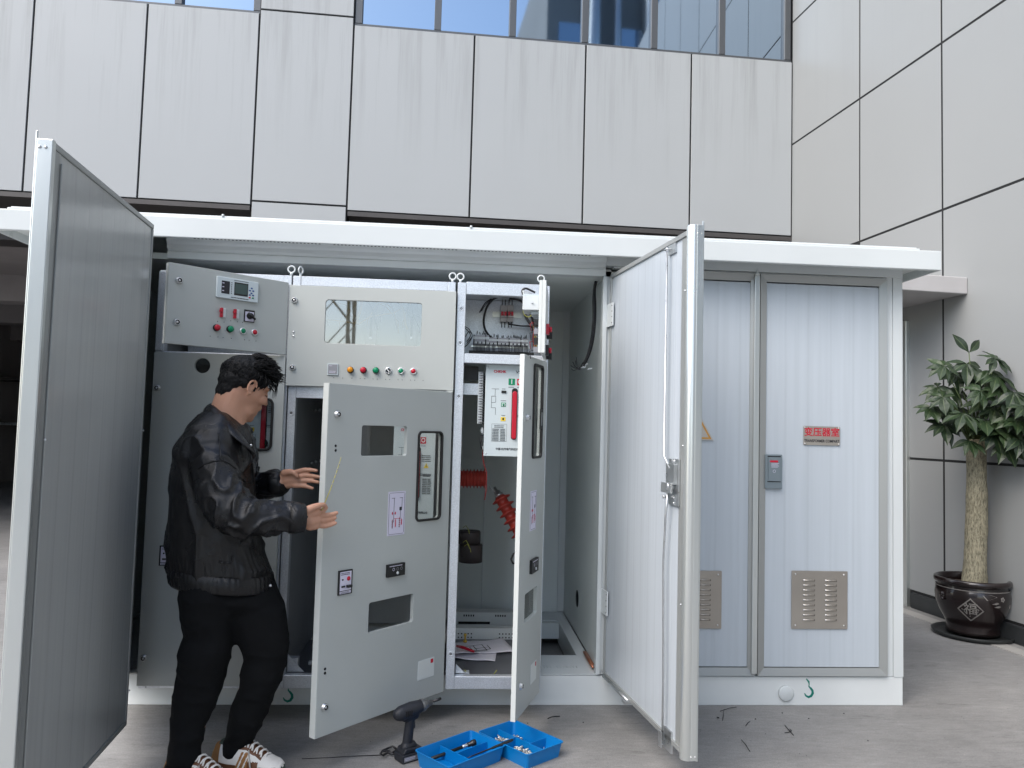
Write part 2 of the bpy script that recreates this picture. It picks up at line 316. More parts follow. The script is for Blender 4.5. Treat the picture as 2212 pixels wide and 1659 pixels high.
def adopt(o,p):
    o.parent=p; o.matrix_parent_inverse=wmat(p).inverted()
def thing(name,label,cat,loc,group=None):
    o=bpy.data.objects.new(name,None); COL.objects.link(o); o.location=loc; o.empty_display_size=.1
    o['label']=label; o['category']=cat
    if group: o['group']=group
    WL[o.name]=Matrix.Translation(Vector(loc)); return o
def tag(o,label,cat,group=None,kind=None):
    if label: o['label']=label
    if cat: o['category']=cat
    if group: o['group']=group
    if kind: o['kind']=kind
    return o
# flat shapes with holes through a filled 2D curve
def rr(x0,x1,z0,z1,r=0,n=5):
    if r<=0: return [(x0,z0),(x1,z0),(x1,z1),(x0,z1)]
    o=[]
    for cx,cz,a in((x1-r,z0+r,-90),(x1-r,z1-r,0),(x0+r,z1-r,90),(x0+r,z0+r,180)):
        for k in range(n+1): t=math.radians(a+90*k/n); o.append((cx+r*math.cos(t),cz+r*math.sin(t)))
    return o
def circ(x,z,r,n=20): return [(x+r*math.cos(2*PI*k/n),z+r*math.sin(2*PI*k/n)) for k in range(n)]
def sheet(loops,t,bev=0):      # returns a mesh in local coords x,z with thickness over y 0..t
    c=bpy.data.curves.new('tmp','CURVE'); c.dimensions='2D'; c.fill_mode='BOTH'; c.extrude=t/2-bev; c.bevel_depth=bev; c.bevel_resolution=1; c.offset=-bev
    for L in loops:
        sp=c.splines.new('POLY'); sp.points.add(len(L)-1); sp.use_cyclic_u=True
        for q,(x,z) in zip(sp.points,L): q.co=(x,z,0,1)
    o=bpy.data.objects.new('tmp',c); me=bpy.data.meshes.new_from_object(o)
    for v in me.vertices: x,y,z=v.co; v.co=(x,t/2-z,y)
    bm=bmesh.new(); bm.from_mesh(me); bmesh.ops.remove_doubles(bm,verts=bm.verts,dist=2e-5); bm.to_mesh(me); bm.free()
    bpy.data.objects.remove(o); bpy.data.curves.remove(c); return me
def text(s,h,bold=0,sx=1,ex=.0004,align='CENTER'):
    c=bpy.data.curves.new('tmp','FONT'); c.body=s; c.size=h; c.extrude=ex; c.align_x=align; c.align_y='CENTER'; c.offset=bold; c.resolution_u=3
    o=bpy.data.objects.new('tmp',c); me=bpy.data.meshes.new_from_object(o)
    for v in me.vertices: x,y,z=v.co; v.co=(x*sx,-z,y)
    bpy.data.objects.remove(o); bpy.data.curves.remove(c); return me
def Tr(x,y,z): return Matrix.Translation((x,y,z))
def Ry(a): return Matrix.Rotation(a,4,'Y')
# a vertical plane frame: local x runs left->right as seen, local y away from the viewer, z up
class Fr:
    def __init__(s,a,b):
        s.a=Vector((a[0],a[1])); d=Vector((b[0]-a[0],b[1]-a[1])); s.w=d.length; s.d=d/s.w; s.n=Vector((-s.d.y,s.d.x))
        s.T=Matrix(((s.d.x,s.n.x,0,s.a.x),(s.d.y,s.n.y,0,s.a.y),(0,0,1,0),(0,0,0,1)))
    def uz(s,px,py,off=0):
        r=ray(px,py); r2=Vector((r.x,r.y)); o=s.a+s.n*off; t=(o-CAM.xy).dot(s.n)/r2.dot(s.n); q=CAM+r*t
        return (q.xy-o).dot(s.d),q.z
def mbf(fr): k=MB(); k.T=fr.T; return k
# ================================================================ SETTING
k=MB(); k.box(-60,60,-60,60,-.2,0); tag(k.build('ground',M['ground']),None,None,kind='structure')
FA=Fr((-8,7.344),(3.52,7.828)); FR=Fr((3.535,7.673),(3.803,4.895))
def ux(X): return (X+8)*1.0009
bld=thing('office_building','pale grey panel-clad office wall with a row of blue windows behind the cabin','building',(0,7.68,0))
G=.0095
def panels(kk,us,zs,mm,skip=(),th=.02):
    for i in range(len(us)-1):
        for j in range(len(zs)-1):
            if (i,j) in skip: continue
            kk.box(us[i]+G,us[i+1]-G,0,th,zs[j]+G,zs[j+1]-G,mm)
SILL,BOT=5.405,3.475
k=mbf(FA)
xl=[-7.95,-6.9,-5.24,-4.20,-3.155,-2.085]; xr=[-1.158,.068,1.238,2.384,3.515]
def panelz(x,z0,z1): pass
us=[ux(x) for x in xl]; panels(k,us,[BOT,SILL+.03],M['facade'])
us2=[ux(x) for x in xr]; panels(k,us2,[BOT,SILL-.01],M['facade'])
um=[ux(-2.085),ux(-1.158)]; panels(k,um,[-.01,1.6,3.52,5.47,7.4,9.5],M['facade'])
panels(k,us,[7.5,9.5],M['facade']); panels(k,us2,[7.5,9.5],M['facade'])
k.build('cladding',M['facade'],bld,bev=.002,seg=1)
k=mbf(FA)   # black joint backing behind the sheets
for a,b,z0,z1 in((ux(-7.95),ux(-2.085),BOT,SILL),(ux(-1.158),ux(3.58),BOT,SILL-.03),(um[0],um[1],0,9.5),(us[0],us[-1],7.5,9.5),(us2[0],us2[-1]+.02,7.5,9.5)):
    k.box(a,b-.001,.012,.3,z0+.004,z1-.004)
k.build('wall',M['joint'],bld)
# windows
def window(u0,u1,z0,z1,mul):
    k=mbf(FA); w=.035
    k.box(u0,u1,.03,.1,z0,z0+.03); k.box(u0,u1,.03,.1,z1-.05,z1)
    for u in mul: k.box(u-w,u+w,.025,.11,z0+.03,z1-.05)
    f=k.build('window',M['mullion'],bld,bev=.003,seg=1)
    for i in range(len(mul)-1):
        k=mbf(FA); k.box(mul[i]+w,mul[i+1]-w,.075,.085,z0+.03,z1-.05)
        adopt(k.build('pane',M['winglass']),f)
window(us2[0]+.0,us2[-1],SILL-.01,7.5,[ux(x) for x in(-1.115,-.315,.462,1.23,1.98,2.73,3.47)])
window(us[0],us[-1],SILL+.03,7.5,[ux(x) for x in(-7.44,-6.68,-5.92,-5.16,-4.40,-3.64,-2.88,-2.12)])
# soffit of the overhanging storey and the hall behind
k=mbf(FA); k.box(us[0]-4,um[0]-.01,.0,.55,BOT-.05,BOT-.004); k.box(um[1]+.01,us2[-1],.0,.55,BOT-.05,BOT-.004); k.box(us[0]-4,um[0]-.01,.55,.9,BOT-.35,BOT-.2);k.box(um[1]+.01,us2[-1],.55,.9,BOT-.35,BOT-.2)
k.build('soffit',M['darkmetal'],bld)
k=MB(); k.box(-9,3.6,8.05,26,3.40,3.47); k.box(-9,3.5,8.7,26,3.2,3.399); k.box(-9,3.5,26,26.2,0,3.4); k.box(-9.2,-9,8.0,26,0,3.4); k.box(3.6,3.8,8.2,26,0,3.4)
for y in (10.5,13,16,20): k.box(-9,3.5,y,y+.35,2.85,3.2)
k.build('hall',M['hall'],bld)
k=MB(); 
for x in(-8.6,-5.2): k.box(x-.15,x+.15,12,12.3,0,3.2)
k.build('column',M['hall'],bld)
# stacked timber inside the dark hall
def stack(loc,lab):
    r=thing('timber_stack',lab,'timber stack',loc); x,y,z=loc
    for j in range(4):
        k=MB(); 
        for i in range(4): k.box(x-1.1,x+1.1,y+i*.22,y+i*.22+.16,z+.1+j*.17,z+.1+j*.17+.12)
        k.build('plank_layer',M['timber'],r,bev=.004,seg=1)
    k=MB(); k.box(x-.9,x-.8,y,y+.8,z,z+.1); k.box(x+.8,x+.9,y,y+.8,z,z+.1); k.build('bearer',M['timber'],r)
p=pt(20,1015,Z=0); stack((p.x-.2,13.5,0),'low stack of timber beams in the dark hall at far left')
r=thing('metal_rack','dark metal rack with a pale shelf edge in the dark hall','rack',(-8.2,15.4,0))
k=MB()
for x in(-10.2,-6.7): 
    for y in(15,15.8): k.box(x-.03,x+.03,y,y+.06,0,2.6)
k.build('post',M['darkmetal'],r)
for z in(1.15,2.0):
    k=MB(); k.box(-10.2,-6.7,14.98,15.86,z,z+.05); k.build('shelf',M['steel'] if z<1.5 else M['darkmetal'],r)
# right hand building
sb=thing('side_building','tall pale grey panel wall on the right meeting the window wall in a corner','building',(3.8,4.9,0))
k=mbf(FR)
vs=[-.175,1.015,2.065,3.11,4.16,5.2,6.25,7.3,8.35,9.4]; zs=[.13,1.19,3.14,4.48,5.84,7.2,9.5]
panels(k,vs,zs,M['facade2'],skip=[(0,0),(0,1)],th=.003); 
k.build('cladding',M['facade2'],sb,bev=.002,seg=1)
k=mbf(FR); k.box(1.68,9.4,.0035,.35,.0,9.49); k.box(-.3,1.68,.0035,.35,2.3,9.49); k.box(-.3,.40,.0035,.35,0,2.299); k.build('wall',M['facade2'] if 0 else M['joint'],sb)
k=mbf(FR); k.box(1.72,9.4,-.025,.011,0,.12); k.build('skirting',M['skirt'],sb,bev=.006)
k=mbf(FR); k.box(1.2,2.32,-.85,-.001,2.435,2.56); k.build('canopy',M['concrete_slab'],sb,bev=.006)
k=mbf(FR); k.box(.45,1.66,.03,.06,0,2.3); d=k.build('door',M['darkmetal'],sb)
k=mbf(FR); k.box(1.62,1.68,-.03,.03,.0,2.32); k.box(.4,1.62,-.03,.03,2.26,2.32); k.box(.4,.46,-.03,.03,0,2.26)
adopt(k.build('door_frame',M['alu'],None,bev=.004),d)
k=mbf(FR); k.box(1.3,9.4,-.22,-.11,-.01,.006); tag(k.build('pavement_strip',M['strip']),None,None,kind='structure')
# the buildings across the yard, behind the photographer (tall one seen mirrored, low one unseen and added to shape the light)
def block(x0,x1,y0,y1,h,lab,c,name='yard_building'):
    r=thing(name,lab,'building',((x0+x1)/2,y1,0)); mm=mat('yard_wall',c,.7,0,.1,.3)
    k=MB(); k.box(x0,x1,y0,y1,0,h); k.build('wall',mm,r)
    nx=int((x1-x0)/2.6); nzn=int((h-1)/3.1)
    k=MB()
    for i in range(nx):
        for j in range(nzn): X=x0+1.3+i*2.6; Z=1.4+j*3.1; k.box(X-.8,X+.8,y1-.02,y1+.03,Z,Z+1.5)
    k.build('window_pane',M['winglass'],r)
block(-28,-6.5,-22,-14,9,'unseen low grey block across the yard, added to shape the light',(.48,.49,.49))
block(5.2,24,-26,-15,22,'tall grey block across the yard, mirrored in the dark panes',(.2,.21,.22))
# lattice mast and service pipes across the yard, mirrored in the panes
t=thing('lattice_mast','tall steel lattice mast across the yard, mirrored in the left panes','mast',(-3.3,-12.5,0)); k=MB(); q=.55
for sx_ in(-q,q):
    for sy_ in(-q,q): k.tube([(-3.3+sx_,-12.5+sy_,0),(-3.3+sx_,-12.5+sy_,26)],.05,None,6)
for i in range(20):
    z=i*1.3
    for s in(-q,q):
        k.tube([(-3.3-q,-12.5+s,z),(-3.3+q,-12.5+s,z+1.3)],.017,None,5); k.tube([(-3.3+q,-12.5+s,z),(-3.3-q,-12.5+s,z+1.3)],.017,None,5); k.tube([(-3.3+s,-12.5-q,z),(-3.3+s,-12.5+q,z+1.3)],.017,None,5)
k.build('lattice',M['wirey'],t)
t=thing('service_pipes','silver service pipes climbing the tall block across the yard','pipes',(8,-14.6,0))
for x,r_ in((5.9,.30),(6.9,.18),(8.4,.42),(10.2,.22)):
    k=MB(); k.tube([(x,-14.5,0),(x,-14.5,14),(x+1.2,-14.5,16.5),(x+1.2,-14.5,23)],r_,None,14); k.build('pipe',M['steel'],t)
# ================================================================ KIOSK CABIN
K=3.80
ki=thing('substation_cabin','long white metal cabin with flat roof and open doors standing on the concrete','electrical cabin',(.17,4.4,0))
XL,XR,BK=-1.97,2.302,5.09
k=MB(); k.box(XL,XR,K,K+.05,0,.142); k.box(XR-.05,XR,K+.05,BK+.05,0,.142); k.box(XL,XL+.05,K+.05,BK+.05,0,.142); k.box(XL+.05,XR-.05,BK,BK+.05,0,.142)
k.build('plinth',M['plinth'],ki,bev=.003)
# floor frame: rails with an opening to the ground
p0=pt(1170,1415,Z=.15); p1=pt(1245,1415,Z=.15); p2=pt(1190,1340,Z=.15)
k=MB(); yf=p0.y; yb=p2.y; xr_=p1.x
zf=.150
slots=[]
s0=pt(1168,1440,Z=zf); 
for j in range(2):
    for i in range(24): slots.append(rr(.28+i*.0165,.28+i*.0165+.007,-(s0.y-.02)-.022*j-.014,-(s0.y-.02)-.022*j,.003,2))
me=sheet([rr(.43,.738,-yf,-(K+.001))]+[q for q in slots if q[0][0]>.436 and q[1][0]<.66],.004)
k.mesh(me,M['plinth'],Matrix(((1,0,0,0),(0,0,-1,0),(0,-1,0,zf),(0,0,0,1))))
k.box(xr_,.738,yf+.001,BK-.02,zf-.004,zf,M['plinth']); k.box(XL+.06,xr_-.001,yb,BK-.02,zf-.004,zf,M['plinth']); k.box(XL+.06,.43,K+.06,K+.20,zf-.02,zf-.006,M['plinth'])
k.box(.44,.70,K+.03,s0.y+.04,.10,.1455,M['blackm']); k.box(xr_,xr_+.004,yf,yb,.02,zf-.005,M['plinth']); k.box(.02,xr_,yf-.004,yf,.02,zf-.005,M['plinth'])  # black box added under the slots, painting the darkness of the void below
k.box(.44,xr_,yb-.05,yb,.05,zf-.006,M['inner'])
k.build('floor_frame',M['plinth'],ki)
k=MB(); k.box(.8,XR-.06,K+.1,BK-.02,.12,.14); k.box(XL+.06,-.0,K+.25,BK-.02,.1,.125); k.build('floor_sheet',M['inner'],ki)
# walls
k=MB(); k.box(XL,XR,BK+.0,BK+.05,.143,2.235); k.build('back_wall',M['inner'],ki)
k=MB(); k.box(.198,.206,BK-.006,BK,.16,2.2); k.box(-.6,-.592,BK-.006,BK,.16,2.2); k.box(.70,.745,BK-.02,BK,.155,2.18); k.build('wall_trim',M['plinth'],ki,bev=.003)
k=MB(); k.box(XR-.05,XR,K+.0,BK-.001,.143,2.235); k.build('end_wall',M['white'],ki)
k=MB(); k.box(XL,XL+.05,K+.0,BK-.001,.143,2.235); k.build('end_wall',M['white'],ki)
k=MB(); k.box(.745,.775,K+.06,BK-.001,.151,2.18); k.build('partition',M['inner'],ki)
k=MB(); q=pt(1247,1293,X=.745); k.cyl((.7435,q.y,q.z),(.7445,q.y,q.z),.05,mm=M['blackm'],n=24); k.build('cable_hole',M['blackm'],ki)
k=MB(); k.box(XL+.05,XR-.05,K+.06,BK-.001,2.14,2.17); k.build('ceiling',M['inner'],ki)
k=MB(); k.box(-1.97,-1.53,K,K+.05,.143,2.235); k.box(XR-.086,XR-.051,K-.0,K+.05,.143,2.235); k.build('front_panel',M['white'],ki,bev=.003)
# header above the doors: rolled profile
k=MB(); prof=[(K+.05,2.236),(K-.026,2.236),(K-.030,2.226),(K-.024,2.212),(K-.014,2.200),(K-.012,2.180),(K-.003,2.174),(K-.0,2.170),(K-.006,2.164),(K-.004,2.132),(K+.05,2.132)]
n=len(prof); X0,X1=-1.43,.735
def yzprism(kk,prof,X0,X1,mm=None):
    n=len(prof); kk.add([(X0,y,z) for y,z in prof]+[(X1,y,z) for y,z in prof],[tuple(range(n)),tuple(range(2*n-1,n-1,-1))]+[(i,i+n,(i+1)%n+n,(i+1)%n) for i in range(n)],mm)
yzprism(k,prof,X0,X1); k.build('header_rail',M['white'],ki,bev=.002)
k=MB(); yzprism(k,[(K+.05,2.236),(K-.012,2.236),(K-.010,2.186),(K+.05,2.186)],.736,XR-.001); k.build('header_rail',M['white'],ki,bev=.002)
# jamb between the open bay and the closed bay
k=MB(); k.box(.722,.744,K-.012,K+.03,.15,2.131); k.box(.744,.775,K-.004,K+.055,.15,2.131); k.build('jamb',M['white'],ki,bev=.003)
k=MB(); k.box(XR-.051,XR+.0,K-.004,K-.0005,.143,2.186);k.build('corner_post',M['white'],ki)
k=MB(); k.box(.776,XR-.086,K+.002,K+.04,2.178,2.185); k.build('top_strip',M['white'],ki)
# roof
FY=3.62
k=MB()
k.box(-2.16,2.40,FY,FY+.012,2.196,2.294); k.box(2.388,2.40,FY+.012,BK+.2,2.196,2.294); k.box(-2.16,-2.148,FY+.012,BK+.2,2.196,2.294)
k.build('fascia',M['white'],ki,bev=.004)
k=MB(); k.box(-2.09,2.29,FY+.03,BK+.15,2.292,2.314); k.box(-2.10,2.30,FY+.02,FY+.03,2.292,2.307); k.build('roof_sheet',M['white'],ki,bev=.003)
k=MB(); k.box(-2.148,2.388,FY+.012,FY+.03,2.198,2.214); yzprism(k,[(FY+.03,2.212),(K-.032,2.238),(K-.032,2.243),(FY+.03,2.22)],-2.148,2.388); k.box(-2.148,XL,K-.03,BK+.1,2.236,2.243); k.box(XR,2.388,K-.03,BK+.1,2.236,2.243)
k.build('soffit',M['soffit'],ki)
k=MB()
for i in range(110):
    x=-1.25+i*.0175
    if i%37>33: continue
    k.cyl((x,FY+.021,2.1972),(x,FY+.021,2.1979),.0052,mm=M['blackm'],n=8)
k.build('vent_hole_row',M['blackm'],ki)
k=MB()
for px in(1095,): q=pt(px,478,Y=FY+.3); k.ell((q.x,FY+.3,2.322),(.012,.012,.012),n=8)
for px in(478,1018): k.cyl((pt(px,480,Y=FY).x,FY+.02,2.307),(pt(px,480,Y=FY).x,FY+.02,2.318),.006,n=8)
k.build('roof_screw',M['white'],ki)
# ---- lifting cap and painted hook marks on the plinth
q=pt(1697,1497,Y=K); k=MB(); k.tube([(q.x,K-.0,q.z),(q.x,K-.010,q.z),(q.x,K-.013,q.z)],[.0385,.0385,.034],n=32); k.build('lifting_cap',M['white'],ki)
def hook(px,py,s,mm):
    q=pt(px,py,Y=K); pts=[(-.4,2.0,.3),(0,1.55,.55),(.05,1.2,.3),(0,.9,.35),(.3,.62,.6),(.55,.3,.7),(.6,-.1,.8),(.35,-.5,.75),(-.05,-.65,.65),(-.45,-.45,.5),(-.65,-.1,.25)]
    pts=pts[2:] if mm is M['blackm'] else pts
    L=[];Rr=[]
    for i,(x,z,w) in enumerate(pts):
        a=pts[max(i-1,0)];b=pts[min(i+1,len(pts)-1)]; dx,dz=b[0]-a[0],b[1]-a[1]; n=math.hypot(dx,dz); nx,nz_=-dz/n,dx/n
        L.append((q.x+s*(x+nx*w*.25),q.z+s*(z+nz_*w*.25))); Rr.append((q.x+s*(x-nx*w*.25),q.z+s*(z-nz_*w*.25)))
    k=MB()
    for i in range(len(L)-1): k.add([(L[i][0],K-.0008,L[i][1]),(L[i+1][0],K-.0008,L[i+1][1]),(Rr[i+1][0],K-.0008,Rr[i+1][1]),(Rr[i][0],K-.0008,Rr[i][1])],[(0,1,2,3)],mm)
    k.build('painted_hook',mm,ki)
hook(1747,1496,.034,M['greenpaint']); hook(622,1505,.034,M['greenpaint'])
# ---- helpers for leaves
def framebars(k,u0,u1,z0,z1,w,y0,y1,mm=None):
    for a,b,c,d in((u0,u0+w,z0,z1),(u1-w,u1,z0,z1),(u0+w,u1-w,z0,z0+w),(u0+w,u1-w,z1-w,z1)): k.box(a,b,y0,y1,c,d,mm)
# closed leaves, right bay
FK=Fr((0,K-.012),(1,K-.012))
def closed_leaf(x0,x1,right):
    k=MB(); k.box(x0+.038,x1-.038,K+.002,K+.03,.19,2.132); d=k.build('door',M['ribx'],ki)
    k=MB(); w=.038
    # mitred profile: each bar slopes towards the panel
    for a,b in(((x0,.148),(x1,.148)),((x1,.148),(x1,2.176)),((x1,2.176),(x0,2.176)),((x0,2.176),(x0,.148))):
        ax,az=a;bx,bz=b; cx,cz=(x0+x1)/2,1.16
        def inn(x,z,t): return (x+t if x<cx else x-t, z+t if z<cz else z-t)
        y=[K+.001,K-.016,K-.012,K-.004]; ts=[0,.001,.014,w]
        P=[]
        for t,yy in zip(ts,y): q=inn(ax,az,t); P.append((q[0],yy,q[1]))
        for t,yy in zip(ts,y): q=inn(bx,bz,t); P.append((q[0],yy,q[1]))
        q=inn(ax,az,w);P.append((q[0],K+.02,q[1])); q=inn(bx,bz,w);P.append((q[0],K+.02,q[1]))
        k.add(P,[(0,4,5,1),(1,5,6,2),(2,6,7,3),(3,7,9,8)])
    adopt(k.build('frame',M['alu_grey'],None),d); return d
d1=closed_leaf(.86,1.527,0); d2=closed_leaf(1.537,2.214,1)
k=MB(); k.tube([(1.500,K-.018,.16),(1.500,K-.018,2.15)],.004); 
k=MB(); k.box(1.503,1.532,K-.026,K-.017,.16,2.165); k.prism([(1.503,2.165),(1.532,2.165),(1.517,2.198)],K-.026,K-.017); 
adopt(k.build('meeting_strip',M['alu'],None,bev=.004),d1)
def louvre(px0,py0,px1,py1,par,lab=None,w=None):
    a=pt(px0,py0,Y=K-.01); b=pt(px1,py1,Y=K-.01); x0,x1,z0,z1=a.x,b.x,b.z,a.z
    if w: x0=x1-w
    W_=x1-x0;H_=z1-z0; holes=[]
    k=MB()
    k.mesh(sheet([rr(x0,x1,z0,z1,.004)],.003,.001),M['inox'],Tr(0,K-.005,0))
    for c in(.31,.70):
        for i in range(9):
            z=z1-H_*(.163+i*.0852); xc=x0+W_*c
            # pressed louvre: slot shadow, raised lip with bright end
            k.box(xc-W_*.035,xc+W_*.105,K-.0056,K-.0046,z-.0042,z+.0042,M['blackm'])
            k.tube([(xc-W_*.098,K-.0055,z),(xc-W_*.09,K-.008,z),(xc+W_*.085,K-.008,z+.001),(xc+W_*.1,K-.0055,z+.001)],[.001,.0042,.0038,.001],M['inox'],n=8,T=None)
            k.ell((xc-W_*.09,K-.0075,z),(.0055,.004,.0052),M['chrome'],n=8)
    for x in(x0+.02,x1-.02):
        for z in(z0+.018,z1-.018): k.ell((x,K-.006,z),(.0045,.003,.0045),M['chrome'],n=8)
    adopt(k.build('louvre_plate',M['inox']),par)
louvre(1711,1233,1832,1360,d2); louvre(1437,1232,1559,1359,d1,w=.294)
# compartment sign
a=pt(1737,920,Y=K-.01); b=pt(1816,963,Y=K-.01); cx,cz=(a.x+b.x)/2,(a.z+b.z)/2; w,h=b.x-a.x,a.z-b.z
k=MB(); k.mesh(sheet([rr(a.x,b.x,b.z,a.z,.003)],.002,.0005),M['inox'],Tr(0,K-.004,0))
k.mesh(text('变压器室',.046,.0007,1.02),M['inkred'],Tr(cx,K-.0046,cz+.016)); k.mesh(text('TRANSFORMER COMPART',.0195,.0003,.80),M['ink'],Tr(cx,K-.0046,cz-.027))
for x in(a.x+.007,b.x-.007):
    for z in(b.z+.007,a.z-.007): k.ell((x,K-.005,z),(.004,.003,.004),M['chrome'],n=8)
adopt(k.build('name_plate',M['inox']),d2)
M['inkred'].node_tree.nodes['Principled BSDF'].inputs['Base Color'].default_value=(.5,.005,.03,1)
M['beige']=mat('beige_sign_plate',(.50,.47,.43),.4,.3)
# warning triangle, mostly behind the open leaf
a=pt(1540,950,Y=K-.01); r_=.28
tri=lambda s:[(a.x-r_/2+(-r_/2)*s,a.z+r_*.29-r_*.29*s),(a.x-r_/2+(r_/2)*s,a.z+r_*.29-r_*.29*s),(a.x-r_/2,a.z+r_*.29+r_*.58*s)]
k=MB(); k.mesh(sheet([tri(1.04)],.002),M['beige'],Tr(0,K-.004,0)); k.mesh(sheet([tri(.96),tri(.86)],.0006),mat('ochre_border',(.55,.28,.05),.4),Tr(0,K-.0047,0))
k.mesh(text('DANGEROUS',.034,.0005,.72),M['ink'],Tr(a.x-r_/2+.0,K-.0048,a.z+.034))
k.mesh(sheet([[(a.x-r_/2+x,a.z+z) for x,z in((.01,.19),(-.018,.125),(.004,.125),(-.012,.075),(.024,.14),(.004,.14))]],.0006),M['ink'],Tr(0,K-.0047,0))
adopt(k.build('warning_sign',M['inox']),d1)
# grey paddle handle
a=pt(1653,981,Y=K-.01); b=pt(1689,1056,Y=K-.01); hg=mat('grey_handle',(.19,.235,.26),.4,.2)
k=MB(); k.mesh(sheet([rr(a.x,b.x,b.z,a.z,.004)],.012,.002),hg,Tr(0,K-.014,0)); w=b.x-a.x;h=a.z-b.z
k.box(a.x+w*.16,b.x-w*.14,K-.019,K-.0145,b.z+h*.22,a.z-h*.08,hg); k.box(a.x+w*.12,b.x-w*.1,K-.0155,K-.0142,a.z-h*.075,a.z-h*.05,M['blackm']); k.box(a.x+w*.12,b.x-w*.1,K-.0155,K-.0142,b.z+h*.195,b.z+h*.215,M['blackm'])
k.box(a.x+w*.25,b.x-w*.28,K-.0196,K-.019,a.z-h*.235,a.z-h*.175,M['inkred']); 
for i in range(4): k.box(a.x+w*.32,a.x+w*(.78-.07*(i%2)),K-.0194,K-.019,a.z-h*(.27+.035*i),a.z-h*(.258+.035*i),M['lilac'])
T=Tr(a.x+w*.5,K-.0195,a.z-h*.49)@Matrix.Rotation(0,4,'Y'); k.mesh(sheet([circ(0,0,.0075),circ(0,0,.006)],.0005),M['lilac'],T)
adopt(k.build('handle',hg,None,bev=.0015),d2)
# ---- right hand open leaf (edge-on side faces the bay): local frame hinge -> free edge
RL=Fr((.757,3.765),(.880,2.835)); w=RL.w
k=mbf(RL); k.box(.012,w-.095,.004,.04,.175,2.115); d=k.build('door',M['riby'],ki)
k=mbf(RL)
k.box(0,w-.045,-.004,.045,2.115,2.135); k.box(0,w-.045,-.004,.045,.155,.175); k.box(0,.012,-.004,.045,.175,2.115)
k.box(w-.095,w-.05,.002,.04,.175,2.115)                       # pale inner stile
adopt(k.build('frame',M['alu_grey'],None,bev=.002),d)
k=mbf(RL); k.tube([(w-.022,.016,.14),(w-.022,.016,2.15)],.026,n=20,flat=1.); k.box(w-.03,w+.004,.02,.044,.14,2.15); k.box(w-.006,w-.002,.0445,.052,.135,2.168)
adopt(k.build('edge_profile',M['alu'],None,bev=.004),d)
k=mbf(RL)
for z in(.165,2.125):
    for u in(-.008,.008): k.ell((w-.0+.004,.03+u,z-.01),(.003,.003,.003),M['chrome'],n=6)
for z in(.7,1.3,1.9): k.ell((w-.047,-.004,z),(.004,.004,.004),M['chrome'],n=6)
adopt(k.build('rivet',M['chrome']),d)
def rp(px,py,off=0): return RL.uz(px,py,off)
# espagnolette rods
ut,zt=rp(1450,535); uc,zc=rp(1457,1040); ub,zb=rp(1440,1600)
k=mbf(RL); k.tube([(ut,-.018,zt),(ut,-.018,zc+.1),(uc,-.02,zc+.05)],.0045,n=8)
adopt(k.build('lock_rod',M['steel'],None),d)
k=mbf(RL); k.tube([(uc-.012,-.022,zc-.03),(uc-.03,-.022,zc-.14),(ub-.012,-.02,zc-.32),(ub,-.018,zb+.25),(ub,-.018,zb)],.0045,n=8)
adopt(k.build('lock_rod',M['steel'],None),d)
k=mbf(RL); a=rp(1448,990); b=rp(1468,1095)
k.box(a[0],b[0],-.006,.001,b[1],a[1],M['steel']); k.box(a[0]+.008,b[0]-.008,-.022,-.0065,a[1]-.1,a[1]-.02,M['steel'])
k.cyl(((a[0]+b[0])/2,-.006,zc-.02),((a[0]+b[0])/2,-.036,zc-.02),.016,mm=M['chrome'],n=16); k.box(a[0]-.012,b[0]-.01,-.034,-.026,zc-.045,zc-.005,M['chrome'])
for z in(a[1]-.008,b[1]+.01,b[1]+.03): k.ell(((a[0]+b[0])/2+.005,-.0065,z),(.005,.004,.005),M['chrome'],n=8)
k.cyl((a[0]+.004,-.01,b[1]+.03),(a[0]+.004,-.03,b[1]+.03),.007,mm=M['chrome'])
adopt(k.build('lock_case',M['steel'],None,bev=.0015),d)
k=mbf(RL)
for z0 in(zt-.03,): k.box(ut-.02,ut+.05,-.004,.0035,z0,z0+.04); k.tube([(ut-.012,-.006,z0+.02),(ut-.012,-.026,z0+.02),(ut+.012,-.026,z0+.02),(ut+.012,-.006,z0+.02)],.003,n=6)
adopt(k.build('rod_guide',M['steel'],None),d)
k=mbf(RL); k.box(ub-.02,ub+.05,-.004,.0035,zb-.03,zb+.05); k.box(ub-.014,ub+.014,-.03,-.026,zb-.02,zb+.04); k.box(ub-.014,ub-.012,-.03,-.003,zb-.02,zb+.03)
adopt(k.build('rod_guide',M['steel'],None),d)
k=mbf(RL); a=rp(1300,1462); b=rp(1358,1512); k.tube([(.02,-.008,.158),(.36,-.008,.158)],.007,n=8); k.box(.34,.38,-.03,.0,.15,.162)
adopt(k.build('drip_bar',M['steel'],None),d)
for z in(1.93,.515):
    a=rp(1308,668 if z>1 else 1290); b=rp(1326,704 if z>1 else 1342)
    k=mbf(RL); k.box(-.035,.058,-.011,-.0045,z-.06,z+.055,M['white']); 
    for zz in(-.045,-.015,.012,.04): k.ell((.05,-.0115,z+zz),(.003,.002,.003),M['blackm'],n=6)
    adopt(k.build('hinge',M['white'],None,bev=.001),d)
